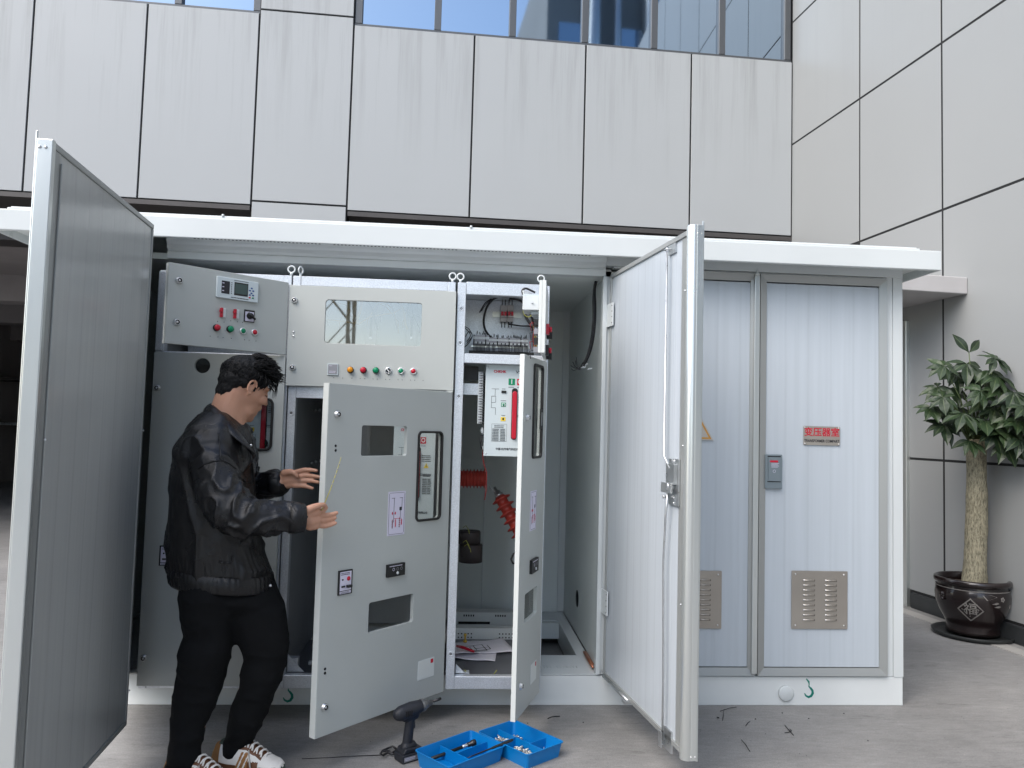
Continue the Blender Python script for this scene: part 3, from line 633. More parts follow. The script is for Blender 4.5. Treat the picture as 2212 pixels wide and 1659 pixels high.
# ---- left hand leaf, pushed fully open, on a narrow folding leaf
LLf=Fr((-1.178,2.256),(-1.252,3.172)); w=LLf.w
k=mbf(LLf); k.box(.045,w-.014,.005,.04,.165,2.118); d=k.build('door',M['ribyg'],ki)
k=mbf(LLf); k.box(.0,w,.0,.045,2.118,2.138); k.box(.0,w,.0,.045,.145,.165); k.box(w-.014,w,.0,.045,.165,2.118); k.box(.0,.045,.002,.045,.165,2.118)
k.box(.04,.0455,-.004,.002,.165,2.09)
adopt(k.build('frame',M['alu_grey'],None,bev=.003),d)
k=mbf(LLf); k.box(-.022,-.0005,-.002,.042,.14,2.14); k.box(-.016,-.0105,.0425,.049,.13,2.165)
adopt(k.build('edge_profile',M['alu'],None,bev=.004),d)
k=mbf(LLf)
for u in(.017,.033): k.ell((-.023,u,2.115),(.0035,.005,.005),M['chrome'],n=8)
k.ell((.04,-.003,1.28),(.004,.004,.004),M['chrome'],n=8)
k.ell((w-.006,-.003,1.3),(.004,.004,.004),M['chrome'],n=8); k.ell((w-.006,-.003,.28),(.004,.004,.004),M['chrome'],n=8)
adopt(k.build('rivet',M['chrome']),d)
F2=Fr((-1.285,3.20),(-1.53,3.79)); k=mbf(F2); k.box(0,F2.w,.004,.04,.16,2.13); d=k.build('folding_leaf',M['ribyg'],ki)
k=mbf(F2); framebars(k,-.002,F2.w+.002,.15,2.138,.02,.0,.044); adopt(k.build('frame',M['alu_grey'],None,bev=.002),d)
k=mbf(F2)
k.box(-.03,.03,-.008,-.001,.35,.45)
adopt(k.build('hinge',M['steel'],None,bev=.001),d)
k=mbf(F2); k.box(-.03,.03,-.008,-.001,1.9,2.0); adopt(k.build('hinge',M['steel'],None,bev=.001),d)
# earth bar at the partition foot
a=pt(1270,1410,Z=.16); b=pt(1285,1437,Z=.16); k=MB(); k.tube([(.725,a.y+.0,.165),(.725,K+.06,.165)],.012,M['copper'],n=6,flat=.4); 
for i in range(4): k.tube([(.725,K+.06,.17),(.74,K+.03,.19+.01*i),(.735+.01*i,K-.01,.165)],.0025,M['steel'],n=5)
k.build('earth_bar',M['copper'],ki)
# ================================================================ SWITCHGEAR CUBICLES
CF=3.58; CB=4.75; Z0=.148; ZT=2.03
def post(k,x0,x1,z0=Z0,z1=ZT,mm=None): k.box(x0,x1,CF+.002,CF+.045,z0,z1,mm)
def knob(T,u,z,par,r=.0115):
    k=MB(); k.T=T@Tr(u,0,z); R=Matrix.Rotation(PI/2,4,'X')
    k.lathe([(0,0),(r*1.25,0),(r*1.3,.003),(r*1.05,.005),(r*1.0,.012),(r*.8,.0135),(r*.75,.010),(r*.4,.010),(r*.38,.013),(0,.013)],M['chrome'],24,T=R)
    k.lathe([(r*.8,.0137),(r*.72,.0137),(r*.7,.0103),(r*.45,.0103)],M['black'],24,T=R)
    o=k.build('knob',M['chrome']); adopt(o,par); return o
def posthole(k,x,z):
    R=Tr(x,CF+.002,z)@Matrix.Rotation(PI/2,4,'X')
    k.lathe([(.0125,0),(.0125,.0015),(.0095,.002),(.0085,-.0)],M['galv'],20,T=R); k.lathe([(0,.0006),(.0055,.0006)],M['blackm'],14,T=R); k.lathe([(0,.0012),(.0022,.0012)],M['chrome'],8,T=R)
def ring(x,y,z,par,rot=0,r=.0155):
    k=MB(); pts=[(x+r*math.cos(t)*math.cos(rot),y+r*math.cos(t)*math.sin(rot),z+r*math.sin(t)) for t in [2*PI*i/24 for i in range(24)]]
    k.tube(pts,.0038,M['white'],n=8,closed=True); k.cyl((x,y,z-r-.012),(x,y,z-r+.001),.006,mm=M['white'],n=10)
    o=k.build('lifting_eye',M['white'],par)
def button(T,u,z,par,mm,kind=0,r=.0135):
    R=Matrix.Rotation(PI/2,4,'X'); k=MB(); k.T=T@Tr(u,0,z)
    if kind==0:    # pilot lamp with black collar
        k.lathe([(r*1.12,0),(r*1.12,.004),(r,.005),(r,.013)],M['black'],24,T=R); k.lathe([(r*.98,.012),(r*.93,.017),(r*.6,.0195),(0,.0205)],mm,24,T=R)
    elif kind==1:  # push button in a chrome ring
        k.lathe([(r*1.15,0),(r*1.15,.006),(r*1.0,.009),(r*.82,.009),(r*.80,.007)],M['chrome'],24,T=R); k.lathe([(r*.80,.007),(r*.78,.0095),(0,.0095)],mm,24,T=R)
    else:          # selector
        k.lathe([(r*1.15,0),(r*1.15,.006),(r*1.0,.009),(r*.82,.009),(r*.80,.007)],M['chrome'],24,T=R); k.lathe([(r*.80,.007),(0,.008)],M['black'],24,T=R)
        k.box(-.0022,.0022,-.016,-.008,-r*.72,r*.72,M['white'],T=Ry(math.radians(-40)))
    o=k.build('push_button' if kind==1 else ('pilot_lamp' if kind==0 else 'selector_switch'),mm); adopt(o,par)
def dots(T,us,z,par,r=.0026):
    k=MB(); k.T=T; R=Matrix.Rotation(PI/2,4,'X')
    for u in us: k.cyl((u,-.0002,z),(u,-.0012,z),r,mm=M['ink'],n=8)
    adopt(k.build('marking_dots',M['ink']),par)
def lines(k,u,z,w,h,rows,fill=.9,mm=None,y=-.0006,seed=0,cw=.6):
    """tiny unreadable print as rows of short ink strokes"""
    rg=random.Random(seed)
    for i in range(rows):
        zz=z-h*(i+.5)/rows; x=u; 
        while x<u+w*fill:
            l=h/rows*cw*rg.uniform(.5,1.1); x1=min(x+l,u+w); k.box(x,x1,y-.0003,y,zz-h/rows*.22,zz+h/rows*.22,mm or M['ink']); x=x1+l*.35
def breaker_panel(x0,z0,w,h,y,par,seed,sx=1):
    T=Tr(x0,y,0)@Matrix.Diagonal((sx,1,1,1))@Tr(-x0,0,0); k=MB(); k.T=T
    k.mesh(sheet([rr(x0,x0+w,z0,z0+h,.004)],.012,.0015),M['panel']); 
    k.box(x0+.004,x0+w-.004,.0125,.14,z0+.004,z0+h-.004,M['panel'])
    for a in(.012,w-.012):
        for b in(.012,h-.012): k.ell((x0+a,0,z0+b),(.004,.002,.004),M['steel'],n=8)
    k.mesh(text('CHKHK',.017,.0006,1.0,align='LEFT'),M['inkred'],Tr(x0+.038,-.0006,z0+h-.033))
    k.mesh(text('VS1-12',.019,.0003,1.15),M['ink'],Tr(x0+w-.06,-.0006,z0+h-.033))
    # on/off squares
    for xx,c,ch in((x0+.125,M['green'],'I'),(x0+.166,M['inkred'],'O')):
        k.mesh(sheet([rr(xx-.019,xx+.019,z0+h-.099,z0+h-.061)],.001),M['white'],Tr(0,-.001,0)); k.box(xx-.0155,xx+.0155,-.0016,-.001,z0+h-.0955,z0+h-.0645,c)
        k.mesh(text(ch,.03,.0008),M['white'],Tr(xx,-.0018,z0+h-.080)); lines(k,xx-.015,z0+h-.103,.03,.006,1,seed=seed)
    # mimic line drawing
    for a,b,c,d in((.03,.065,.115,.1165),(.0465,.048,.115,.15),(.03,.0315,.15,.205),(.03,.05,.15,.1515),(.05,.0515,.15,.18),(.03,.05,.18,.1815),(.05,.0515,.205,.24),(.03,.05,.205,.2065)):
        k.box(x0+a,x0+b,-.0008,-.0002,z0+h-d,z0+h-c,M['ink'])
    k.box(x0+.077,x0+.10,-.004,0,z0+h-.135,z0+h-.123,M['black']); lines(k,x0+.08,z0+h-.112,.018,.006,1,seed=seed+1)
    k.box(x0+.077,x0+.10,-.001,-.0,z0+h-.200,z0+h-.18,M['green']); k.box(x0+.08,x0+.097,-.002,-.001,z0+h-.197,z0+h-.183,M['white']); k.cyl((x0+.0885,-.002,z0+h-.19),(x0+.0885,-.0035,z0+h-.19),.005,mm=M['green']); lines(k,x0+.075,z0+h-.168,.028,.006,1,seed=seed+2)
    k.box(x0+.077,x0+.10,-.0012,-.0,z0+h-.268,z0+h-.249,M['yellow']); k.ell((x0+.0885,-.001,z0+h-.258),(.006,.001,.006),M['black'],n=8); lines(k,x0+.08,z0+h-.238,.018,.006,1,seed=seed+3)
    # rating label
    a,b,c,d=x0+.035,x0+.107,z0+h-.365,z0+h-.282
    for q in((a,b,c,c+.0008),(a,b,d-.0008,d),(a,a+.0008,c,d),(b-.0008,b,c,d)): k.box(q[0],q[1],-.0008,-.0002,q[2],q[3],M['ink'])
    lines(k,a+.012,d-.005,.048,.014,2,seed=seed+4); lines(k,a+.004,d-.022,.03,.058,8,1,seed=seed+5); lines(k,b-.03,d-.022,.026,.058,8,.8,seed=seed+6)
    for i in range(9): k.box(a+.004,b-.004,-.0007,-.0003,d-.0225-i*.00725,d-.022-i*.00725,M['ink'])
    # warning on the far side
    t=[(x0+w-.062,z0+h-.21),(x0+w-.034,z0+h-.21),(x0+w-.048,z0+h-.186)]
    k.mesh(sheet([t],.001),M['yellow'],Tr(0,-.001,0)); k.box(x0+w-.0492,x0+w-.0468,-.0016,-.001,z0+h-.205,z0+h-.193,M['ink']); lines(k,x0+w-.075,z0+h-.148,.054,.034,4,seed=seed+8)
    lines(k,x0+w-.085,z0+h-.235,.072,.014,2,seed=seed+9)
    k.mesh(text('中国·杭州电气科技有限公司',.0125,.0002,.95),M['ink'],Tr(x0+w*.55,-.0006,z0+.034))
    if sx!=1:
        c=x0+.17; d=z0+h-.255; lines(k,c,d+.016,.045,.014,2,seed=seed+21); lines(k,c-.002,d-.004,.026,.075,9,1,seed=seed+22); lines(k,c+.028,d-.004,.02,.075,9,.8,seed=seed+23)
        for i in range(10): k.box(c-.002,c+.05,-.0007,-.0003,d-.0045-i*.0083,d-.004-i*.0083,M['ink'])
    # charging handle slot
    k.mesh(sheet([rr(x0+.127,x0+.155,z0+h-.355,z0+h-.11,.012)],.001),M['black'],Tr(0,-.001,0)); k.mesh(sheet([rr(x0+.130,x0+.152,z0+h-.352,z0+h-.125,.01)],.012,.003),M['red'],Tr(0,-.012,0))
    o=k.build('breaker_front',M['panel'],par); return o
def shell(x0,x1,par,left=True,right=True,back=True,rails=()):
    k=MB()
    post(k,x0,x0+.036); post(k,x1-.036,x1)
    k.box(x0+.036,x1-.036,CF+.004,CF+.04,Z0,.208); k.box(x0+.036,x1-.036,CF+.004,CF+.04,1.985,ZT)
    for z in rails: k.box(x0+.036,x1-.036,CF+.004,CF+.04,z-.028,z+.028)
    k.build('frame',M['galv'],par,bev=.002,seg=1)
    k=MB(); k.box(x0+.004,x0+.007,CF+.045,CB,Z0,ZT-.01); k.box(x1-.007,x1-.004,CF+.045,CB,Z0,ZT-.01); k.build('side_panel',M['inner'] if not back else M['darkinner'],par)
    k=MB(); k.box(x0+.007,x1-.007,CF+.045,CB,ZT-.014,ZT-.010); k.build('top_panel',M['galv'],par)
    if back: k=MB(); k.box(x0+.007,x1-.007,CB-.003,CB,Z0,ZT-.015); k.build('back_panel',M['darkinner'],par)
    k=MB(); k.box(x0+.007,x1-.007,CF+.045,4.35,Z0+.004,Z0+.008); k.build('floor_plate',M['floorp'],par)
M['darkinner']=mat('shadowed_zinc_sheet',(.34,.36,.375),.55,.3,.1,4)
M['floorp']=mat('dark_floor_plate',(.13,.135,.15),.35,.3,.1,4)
# front top strips (white painted tops of the cubicles)
# ---------------------------------------------------- cubicle 1
c1=thing('switchgear_cubicle','grey switchgear cubicle behind the man, its small upper door ajar with a relay display','electrical cubicle',(-1.08,3.58,Z0))
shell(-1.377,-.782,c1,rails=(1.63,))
F=Fr((-1.377,CF-.018),(-.79,CF-.018)); W_=F.w
# lower door
def gasket_window(T,u0,u1,z0,z1,par,r=.02,t=.009,pane=True):
    k=MB(); k.T=T; k.mesh(sheet([rr(u0-t,u1+t,z0-t,z1+t,r+t,6),rr(u0+.002,u1-.002,z0+.002,z1-.002,r-.002,6)],.014,.003),M['rubber'],Tr(0,-.008,0)); o=k.build('gasket',M['rubber']); adopt(o,par)
    if pane: k=MB(); k.T=T; k.mesh(sheet([rr(u0+.001,u1-.001,z0+.001,z1-.001,r,6)],.003),M['pane'],Tr(0,.004,0)); adopt(k.build('pane',M['pane']),par)
def plain_window(T,u0,u1,z0,z1,par,r=.012,mm='pane_dark'):
    k=MB(); k.T=T; k.mesh(sheet([rr(u0-.01,u1+.01,z0-.01,z1+.01)],.003),M[mm],Tr(0,.0165,0)); adopt(k.build('pane',M[mm]),par)
a=F.uz(437,790); g0=F.uz(512,862); g1=F.uz(583,970)
z1_=1.652
k=mbf(F); H1=[circ(a[0],a[1],.0345,28),rr(g0[0],g1[0],g1[1],g0[1],.02,6)]
k.mesh(sheet([rr(.002,W_,.165,z1_,.002)]+H1,.018,.0015),M['cab']); dl=k.build('door',M['cab'],c1)
k=mbf(F); k.mesh(sheet([circ(a[0],a[1],.036,28)],.002),M['pane_dark'],Tr(0,.014,0)); adopt(k.build('round_pane',M['pane_dark']),dl)
gasket_window(F.T,g0[0],g1[0],g1[1],g0[1],dl)
for px,py in((340,838),(311,1421)): q=F.uz(px,py); knob(F.T,max(q[0],.016),q[1],dl)
k=MB(); 
def small_lock_label(T,u0,u1,z0,z1,par,seed):
    k=MB(); k.T=T; w=u1-u0;h=z1-z0; k.box(u0,u1,-.006,0,z0,z1,M['black']); k.box(u0+w*.09,u1-w*.09,-.0066,-.006,z0+h*.17,z1-h*.06,M['lilac']); k.box(u0+w*.09,u1-w*.09,-.0066,-.006,z0+h*.04,z0+h*.14,M['lilac'])
    lines(k,u0+w*.15,z1-h*.09,w*.7,h*.12,2,y=-.0068,seed=seed); lines(k,u0+w*.15,z0+h*.12,w*.7,h*.07,2,y=-.0068,seed=seed+1)
    k.cyl((u0+w*.27,-.0066,z0+h*.62),(u0+w*.27,-.009,z0+h*.62),w*.05,mm=M['black'],n=10); k.ell((u0+w*.7,-.008,z0+h*.64),(w*.13,.004,w*.13),M['red'],n=12)
    k.tube([(u0+w*.2,-.008,z0+h*.34),(u0+w*.42,-.010,z0+h*.34)],w*.05,M['black'],n=6); k.box(u0+w*.55,u0+w*.85,-.02,-.0066,z0+h*.28,z0+h*.38,M['black'])
    adopt(k.build('indicator_unit',M['black']),par)
a=F.uz(346,1178); b=F.uz(376,1222); small_lock_label(F.T,a[0],b[0]+.01,b[1],a[1],dl,3)
breaker_panel(-1.03,1.17,.235,.40,3.60+.02,c1,11)
# round keyhole dial seen in the window
k=MB(); q=pt(570,957,Y=3.615); R=Tr(q.x,3.617,q.z)@Matrix.Rotation(PI/2,4,'X'); k.lathe([(.018,0),(.018,.006),(.013,.007),(.012,.002),(0,.002)],M['black'],24,T=R); k.lathe([(0,.0035),(.008,.0035)],M['green'],12,T=R); k.build('keyhole_dial',M['black'],c1)
# upper door, ajar
FU=Fr((-1.195,3.20),(-.79,CF-.018)); T=FU.T; w=FU.w; za,zb=1.658,1.993
k=mbf(FU); k.mesh(sheet([rr(0,w,za,zb,.002)],.018,.0015),M['cab']); k.box(0.0005,.006,.0183,.03,za,zb,M['cabedge']); d=k.build('door',M['cab'],c1)
for px,py in((386,606),(381,696)): q=FU.uz(px,py); knob(T,q[0],q[1],d)
# relay with display
a=FU.uz(466,600); b=FU.uz(556,650); u0,u1=a[0],b[0]; zc0=FU.uz(466,641)[1]; zc1=FU.uz(556,609)[1]; zt_=FU.uz(510,602)[1]; zl=FU.uz(510,648)[1]
u0=FU.uz(466,620)[0]; u1=FU.uz(556,630)[0]; ww=u1-u0; hh=.092; zl=(za+zb)/2+.038; 
q=FU.uz(511,626); zl=q[1]-hh/2
k=mbf(FU); k.mesh(sheet([rr(u0,u1,zl,zl+hh,.004)],.01,.002),M['panel'],Tr(0,-.010,0))
k.box(u0+ww*.11,u0+ww*.30,-.0108,-.010,zl+hh*.22,zl+hh*.82,M['ink']); k.box(u0+ww*.41,u0+ww*.74,-.011,-.010,zl+hh*.22,zl+hh*.84,M['black']); k.box(u0+ww*.425,u0+ww*.72,-.0116,-.011,zl+hh*.3,zl+hh*.78,M['screen'])
for i in range(6): k.cyl((u0+ww*.345,-.010,zl+hh*(.28+.1*i)),(u0+ww*.345,-.0112,zl+hh*(.28+.1*i)),.0022,mm=M['ink'],n=8)
for i in range(3): k.box(u0+ww*.125,u0+ww*.17,-.0112,-.0108,zl+hh*(.33+.18*i),zl+hh*(.37+.18*i),M['lilac'])
for x,z,c in((.83,.66,'blueb'),(.79,.54,'blueb'),(.87,.54,'blueb'),(.83,.42,'blueb'),(.79,.33,'blueb'),(.87,.33,'blueb'),(.79,.2,'red'),(.87,.2,'green')): k.ell((u0+ww*x,-.0105,zl+hh*z),(.0052,.002,.0036),M[c],n=10)
lines(k,u0+ww*.4,zl+hh*.95,ww*.36,hh*.07,1,y=-.0102,seed=4); lines(k,u0+ww*.34,zl+hh*.14,ww*.46,hh*.09,1,y=-.0102,seed=5)
adopt(k.build('protection_relay',M['panel']),d)
for px,py in((481,676),(510,679)):
    q=FU.uz(px,py); k=mbf(FU); k.box(q[0]-.012,q[0]+.012,-.004,-.0,q[1]-.022,q[1]+.022,M['white']); k.box(q[0]-.013,q[0]-.003,-.012,-.0,q[1]-.02,q[1]+.021,M['red']); k.box(q[0]-.017,q[0]-.008,-.02,-.004,q[1]+.002,q[1]+.012,M['red']); k.box(q[0]-.003,q[0]+.011,-.007,-.0,q[1]-.019,q[1]+.019,M['white'])
    adopt(k.build('link_switch',M['white'],None,bev=.0006,seg=1),d)
q=FU.uz(538,683); k=mbf(FU); k.box(q[0]-.024,q[0]+.024,-.004,0,q[1]-.027,q[1]+.027,M['black']); k.box(q[0]-.02,q[0]+.02,-.0046,-.004,q[1]-.023,q[1]+.019,M['lilac']); 
k.lathe([(.014,0),(.013,.014),(0,.014)],M['black'],16,T=Tr(q[0],-.0046,q[1])@Matrix.Rotation(PI/2,4,'X')); k.tube([(q[0]-.014,-.020,q[1]+.010),(q[0]+.02,-.020,q[1]-.014)],[.007,.005],M['black'],n=8)
adopt(k.build('rotary_switch',M['black'],None),d)
for px,py,c,kd in((467,708,'red',0),(496,711,'green',0),(524,715,'green',1),(549,718,'red',1)): q=FU.uz(px,py); button(T,q[0],q[1],d,M[c],kd)
for py0,xs in((694,(470,484)),(726,(454,471,482,500))): q=FU.uz(xs[0],py0); dots(T,[FU.uz(x,py0)[0] for x in xs],q[1],d,.0018)
q=FU.uz(530,734); dots(T,[FU.uz(x,734)[0] for x in(528,538,553)],q[1],d,.0018); q=FU.uz(530,697); dots(T,[FU.uz(x,697)[0] for x in(498,513,524)],q[1],d,.0018)
k=MB(); k.box(-1.372,-1.345,CF-.02,CF+.002,1.66,2.02); k.build('hinge_channel',M['galv'],c1,bev=.001)
k=MB(); k.box(-1.33,-.83,3.86,3.863,1.665,1.98); k.build('mounting_plate',M['galv'],c1)
for i,(px,py) in enumerate(((630,582),)): q=pt(px,py,Y=CF+.02); ring(q.x-.0,CF+.02,q.z,c1)
# ---------------------------------------------------- cubicle 2
c2=thing('switchgear_cubicle','middle grey switchgear cubicle with a windowed lower door swung open towards the man','electrical cubicle',(-.38,3.58,Z0))
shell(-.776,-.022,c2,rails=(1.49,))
F=Fr((-.786,CF-.018),(-.018,CF-.018)); W_=F.w; za,zb=1.517,1.982
a=F.uz(704,647); b=F.uz(909,748)
k=mbf(F); k.mesh(sheet([rr(0.001,W_,za,zb,.002),rr(a[0],b[0],b[1],a[1],.014,5)],.018,.0015),M['cab2']if'cab2'in M else M['cab']); d=k.build('door',M['cab'],c2)
k=mbf(F); k.mesh(sheet([rr(a[0]+.001,b[0]-.001,b[1]+.001,a[1]-.001,.013,5)],.003),M['pane_bright'],Tr(0,.008,0)); adopt(k.build('pane',M['pane_bright']),d)
for px,py in((636,649),(632,794)): q=F.uz(px,py); knob(F.T,q[0],q[1],d)
k=mbf(F)
for py in(717,726): q=F.uz(634,py); k.ell((q[0],-.001,q[1]),(.005,.003,.005),M['chrome'],n=10)
adopt(k.build('rivet',M['chrome']),d)
q=F.uz(719,798); k=mbf(F); k.box(q[0]-.024,q[0]+.024,-.006,0,q[1]-.026,q[1]+.026,M['panel']); k.box(q[0]-.021,q[0]+.021,-.0068,-.006,q[1]-.022,q[1]+.023,M['bracket']); lines(k,q[0]-.015,q[1]-.006,.03,.012,2,mm=M['lilac'],y=-.007,seed=9); lines(k,q[0]-.015,q[1]+.019,.012,.006,1,mm=M['lilac'],y=-.007,seed=9)
adopt(k.build('digital_meter',M['panel']),d)
for px,c,kd in((757,'amber',0),(785,'red',0),(812,'green',0),(839,'black',2),(866,'green',1),(893,'red',1)): q=F.uz(px,799+(px-757)*.022); button(F.T,q[0],q[1],d,M[c],kd)
q=F.uz(757,817); dots(F.T,[F.uz(x,818)[0] for x in(721,740,760,778,788,806,815,833,842,860,869,887,896,914)],q[1],d,.0018)
# instrument bay seen in the window: zinc back plate, brackets, with wires and a pale strip imitating mirrored branches and sky
k=MB(); k.box(-.735,-.06,3.86,3.863,1.50,1.80); k.box(-.735,-.06,3.87,3.873,1.80,1.98,M['inner']); k.build('mounting_plate',M['galv'],c2)
for px in(800,888):
    q=pt(px,735,Y=3.84); k=MB(); k.box(q.x-.028,q.x+.028,3.842,3.859,q.z-.03,q.z+.20,M['bracket']); k.mesh(sheet([rr(q.x-.006,q.x+.006,q.z+.02,q.z+.12,.005)],.002),M['blackm'],Tr(0,3.840,0)); k.cyl((q.x,3.84,q.z+.01),(q.x,3.836,q.z+.01),.007,mm=M['chrome'],n=12); k.build('bracket',M['bracket'],c2,bev=.001)
rg=random.Random(5)
for i in range(15):
    x0=rg.uniform(705,900); x1=x0+rg.uniform(-70,70); a=pt(x0,650,Y=3.72+.1*rg.random()); b=pt(max(706,min(906,x1)),rg.uniform(680,712),Y=3.8)
    k=MB(); mid=(a+b)/2+Vector((rg.uniform(-.03,.03),-.02,rg.uniform(-.02,.03))); mm=M[rg.choice(['wirey','wire','wirey','bracket'])]; rad=rg.choice([.0018,.002,.0035])
    k.tube([a+Vector((0,0,.05)),a,mid,b,b+Vector((0,.03,-.02))],rad,mm,n=6); k.build('wire',mm,c2)
for pts,mm,rad in(([(705,690),(740,694),(775,700),(800,684),(850,676),(870,665)],'wirey',.004),([(768,700),(778,672),(782,650)],'wirey',.007),([(862,650),(872,670),(876,700),(880,712)],'wirey',.006),([(795,650),(806,672),(812,700),(816,712)],'wire',.005),([(845,655),(850,680),(858,712)],'bracket',.004)):
    k=MB(); k.tube([pt(x,y,Y=3.74) for x,y in pts],rad,M[mm],n=8); k.build('wire',M[mm],c2)
# inner posts with fixing holes, small latch plates
k=MB()
for px,py in((632,892),): q=pt(px,py,Y=CF); posthole(k,-.758,q.z)
k.build('fixing_hole',M['galv'],c2)
# lower door, open
FD=Fr((-.500,3.035),(-.020,CF-.012)); T=FD.T; w=FD.w; za,zb=.143,1.508
def dz(px,py): return FD.uz(px,py)
def rect(x0,y0,x1,y1,x2,y2,x3,y3):   # four image corners -> mean local rectangle
    A=[dz(x0,y0),dz(x1,y1),dz(x2,y2),dz(x3,y3)]; return ((A[0][0]+A[3][0])/2,(A[1][0]+A[2][0])/2,(A[2][1]+A[3][1])/2,(A[0][1]+A[1][1])/2)
w1=rect(782,920,880,920,878,983,780,986); w2=rect(905,935,955,935,947,1120,900,1122); w3=rect(797,1306,893,1279,892,1340,795,1371)
k=mbf(FD); k.mesh(sheet([rr(0,w,za,zb,.003),rr(w1[0],w1[1],w1[2],w1[3],.010),rr(w2[0],w2[1],w2[2],w2[3],.016,6),rr(w3[0],w3[1],w3[2],w3[3],.010)],.018,.0015),M['cab']); k.box(-.0012,.0,.002,.034,za,zb,M['cabedge']); k.box(0,.014,.0183,.034,za,zb,M['cabedge'])
d=k.build('door',M['cab'],c2)
k=mbf(FD); k.box(w1[0]-.012,w1[1]+.012,.0185,.0215,w1[2]-.012,w1[3]+.012); adopt(k.build('pane',M['pane']),d)
k=mbf(FD); k.box(w3[0]-.012,w3[1]+.012,.0185,.0215,w3[2]-.012,w3[3]+.012); adopt(k.build('pane',M['pane']),d)
gasket_window(T,w2[0],w2[1],w2[2],w2[3],d,.016,.008)
for px,py in((728,895),(700,1527)): q=dz(px,py); knob(T,q[0],q[1],d)
k=mbf(FD); R=Matrix.Rotation(PI/2,4,'X')
for px,py in((725,963),(725,973),(702,1445),(702,1454)): q=dz(px,py); k.cyl((q[0],.0,q[1]),(q[0],-.0008,q[1]),.0055,mm=M['blackm'],n=12)
adopt(k.build('drain_hole',M['blackm']),d)
r_=rect(839,1063,876,1060,873,1154,836,1158)
def mimic(T,r_,par,seed):
    u0,u1,z0,z1=r_; k=MB(); k.T=T; k.mesh(sheet([rr(u0,u1,z0,z1)],.0012),M['lilac'],Tr(0,-.0012,0)); W=u1-u0;H=z1-z0
    def ln(a,b,c,e,m='ink',t=.0009): 
        k.box(u0+W*a-(t if a==b else 0),u0+W*b+(t if a==b else 0),-.0018,-.0012,z0+H*c-(t if c==e else 0),z0+H*e+(t if c==e else 0),M[m])
    for q in((.07,.93,.03,.03),(.07,.93,.97,.97),(.05,.05,.05,.95),(.95,.95,.05,.95)): ln(*q,t=.0006)
    for q in((.2,.38,.85,.85),(.34,.34,.30,.85),(.66,.84,.85,.85),(.80,.80,.62,.85),(.8,.66,.64,.56)): ln(*sorted(q[:2]),*sorted(q[2:]))
    ln(.72,.72,.36,.57); ln(.34,.72,.38,.38,'inkred')
    for z in(.52,.5): 
        for x in(.26,.42): k.mesh(text('◊',.016,.0004),M['inkred'],Tr(u0+W*x,-.0016,z0+H*.5)) if z>.51 else None
    for i,(x,z0_,z1_) in enumerate(((.27,.18,.33),(.45,.2,.34),(.68,.19,.37),(.80,.24,.34))): 
        for j in range(5): k.mesh(sheet([circ(u0+W*x,z0+H*(z0_+(z1_-z0_)*j/4),.0035,10),circ(u0+W*x,z0+H*(z0_+(z1_-z0_)*j/4),.0022,10)],.0005),M['inkred' if i%2 else 'ink'],Tr(0,-.0017,0))
        ln(x,x,z0_,z1_+.04,'inkred',.0006)
    adopt(k.build('mimic_diagram',M['lilac']),par)
mimic(T,r_,d,1)
r_=rect(834,1221,872,1213,870,1240,833,1248)
def dark_unit(T,r_,par,seed):
    u0,u1,z0,z1=r_; k=MB(); k.T=T; W=u1-u0;H=z1-z0; k.box(u0,u1,-.012,0,z0,z1,M['black']); lines(k,u0+W*.1,z1-H*.08,W*.8,H*.14,1,mm=M['lilac'],y=-.0122,seed=seed)
    for x in(.33,.56,.78): k.mesh(sheet([circ(u0+W*x,z0+H*.58,.0065,14),circ(u0+W*x,z0+H*.58,.005,14)],.0005),M['lilac' if x<.4 else 'bracket'],Tr(0,-.0125,0))
    k.ell((u0+W*.56,-.013,z0+H*.26),(.0065,.004,.0065),M['white'],n=12); adopt(k.build('fault_indicator',M['black'],None,bev=.001,seg=1),par)
dark_unit(T,r_,d,2)
r_=rect(730,1233,760,1229,758,1281,729,1286); small_lock_label(T,*r_,d,7)
r_=rect(903,1429,938,1418,937,1459,902,1471)
def plate(T,r_,par,seed):
    u0,u1,z0,z1=r_; k=MB(); k.T=T; k.mesh(sheet([rr(u0,u1,z0,z1,.003)],.001),M['white'],Tr(0,-.001,0)); k.mesh(sheet([rr(u0+.002,u1-.002,z0+.002,z1-.002,.002)],.0004),M['cabedge'],Tr(0,-.0014,0)); W=u1-u0
    k.box(u1-W*.24,u1-W*.08,-.0018,-.0014,z1-.024,z1-.006,M['inkred']); adopt(k.build('name_plate',M['white']),par)
plate(T,r_,d,1)
# hinge lug and inner latch
k=MB(); k.box(-.045,-.02,CF-.018,CF-.001,1.508,1.5165); k.build('hinge_lug',M['cab'],c2)
breaker_panel(-.292,.905,.235,.455,3.655,c2,31,.84)
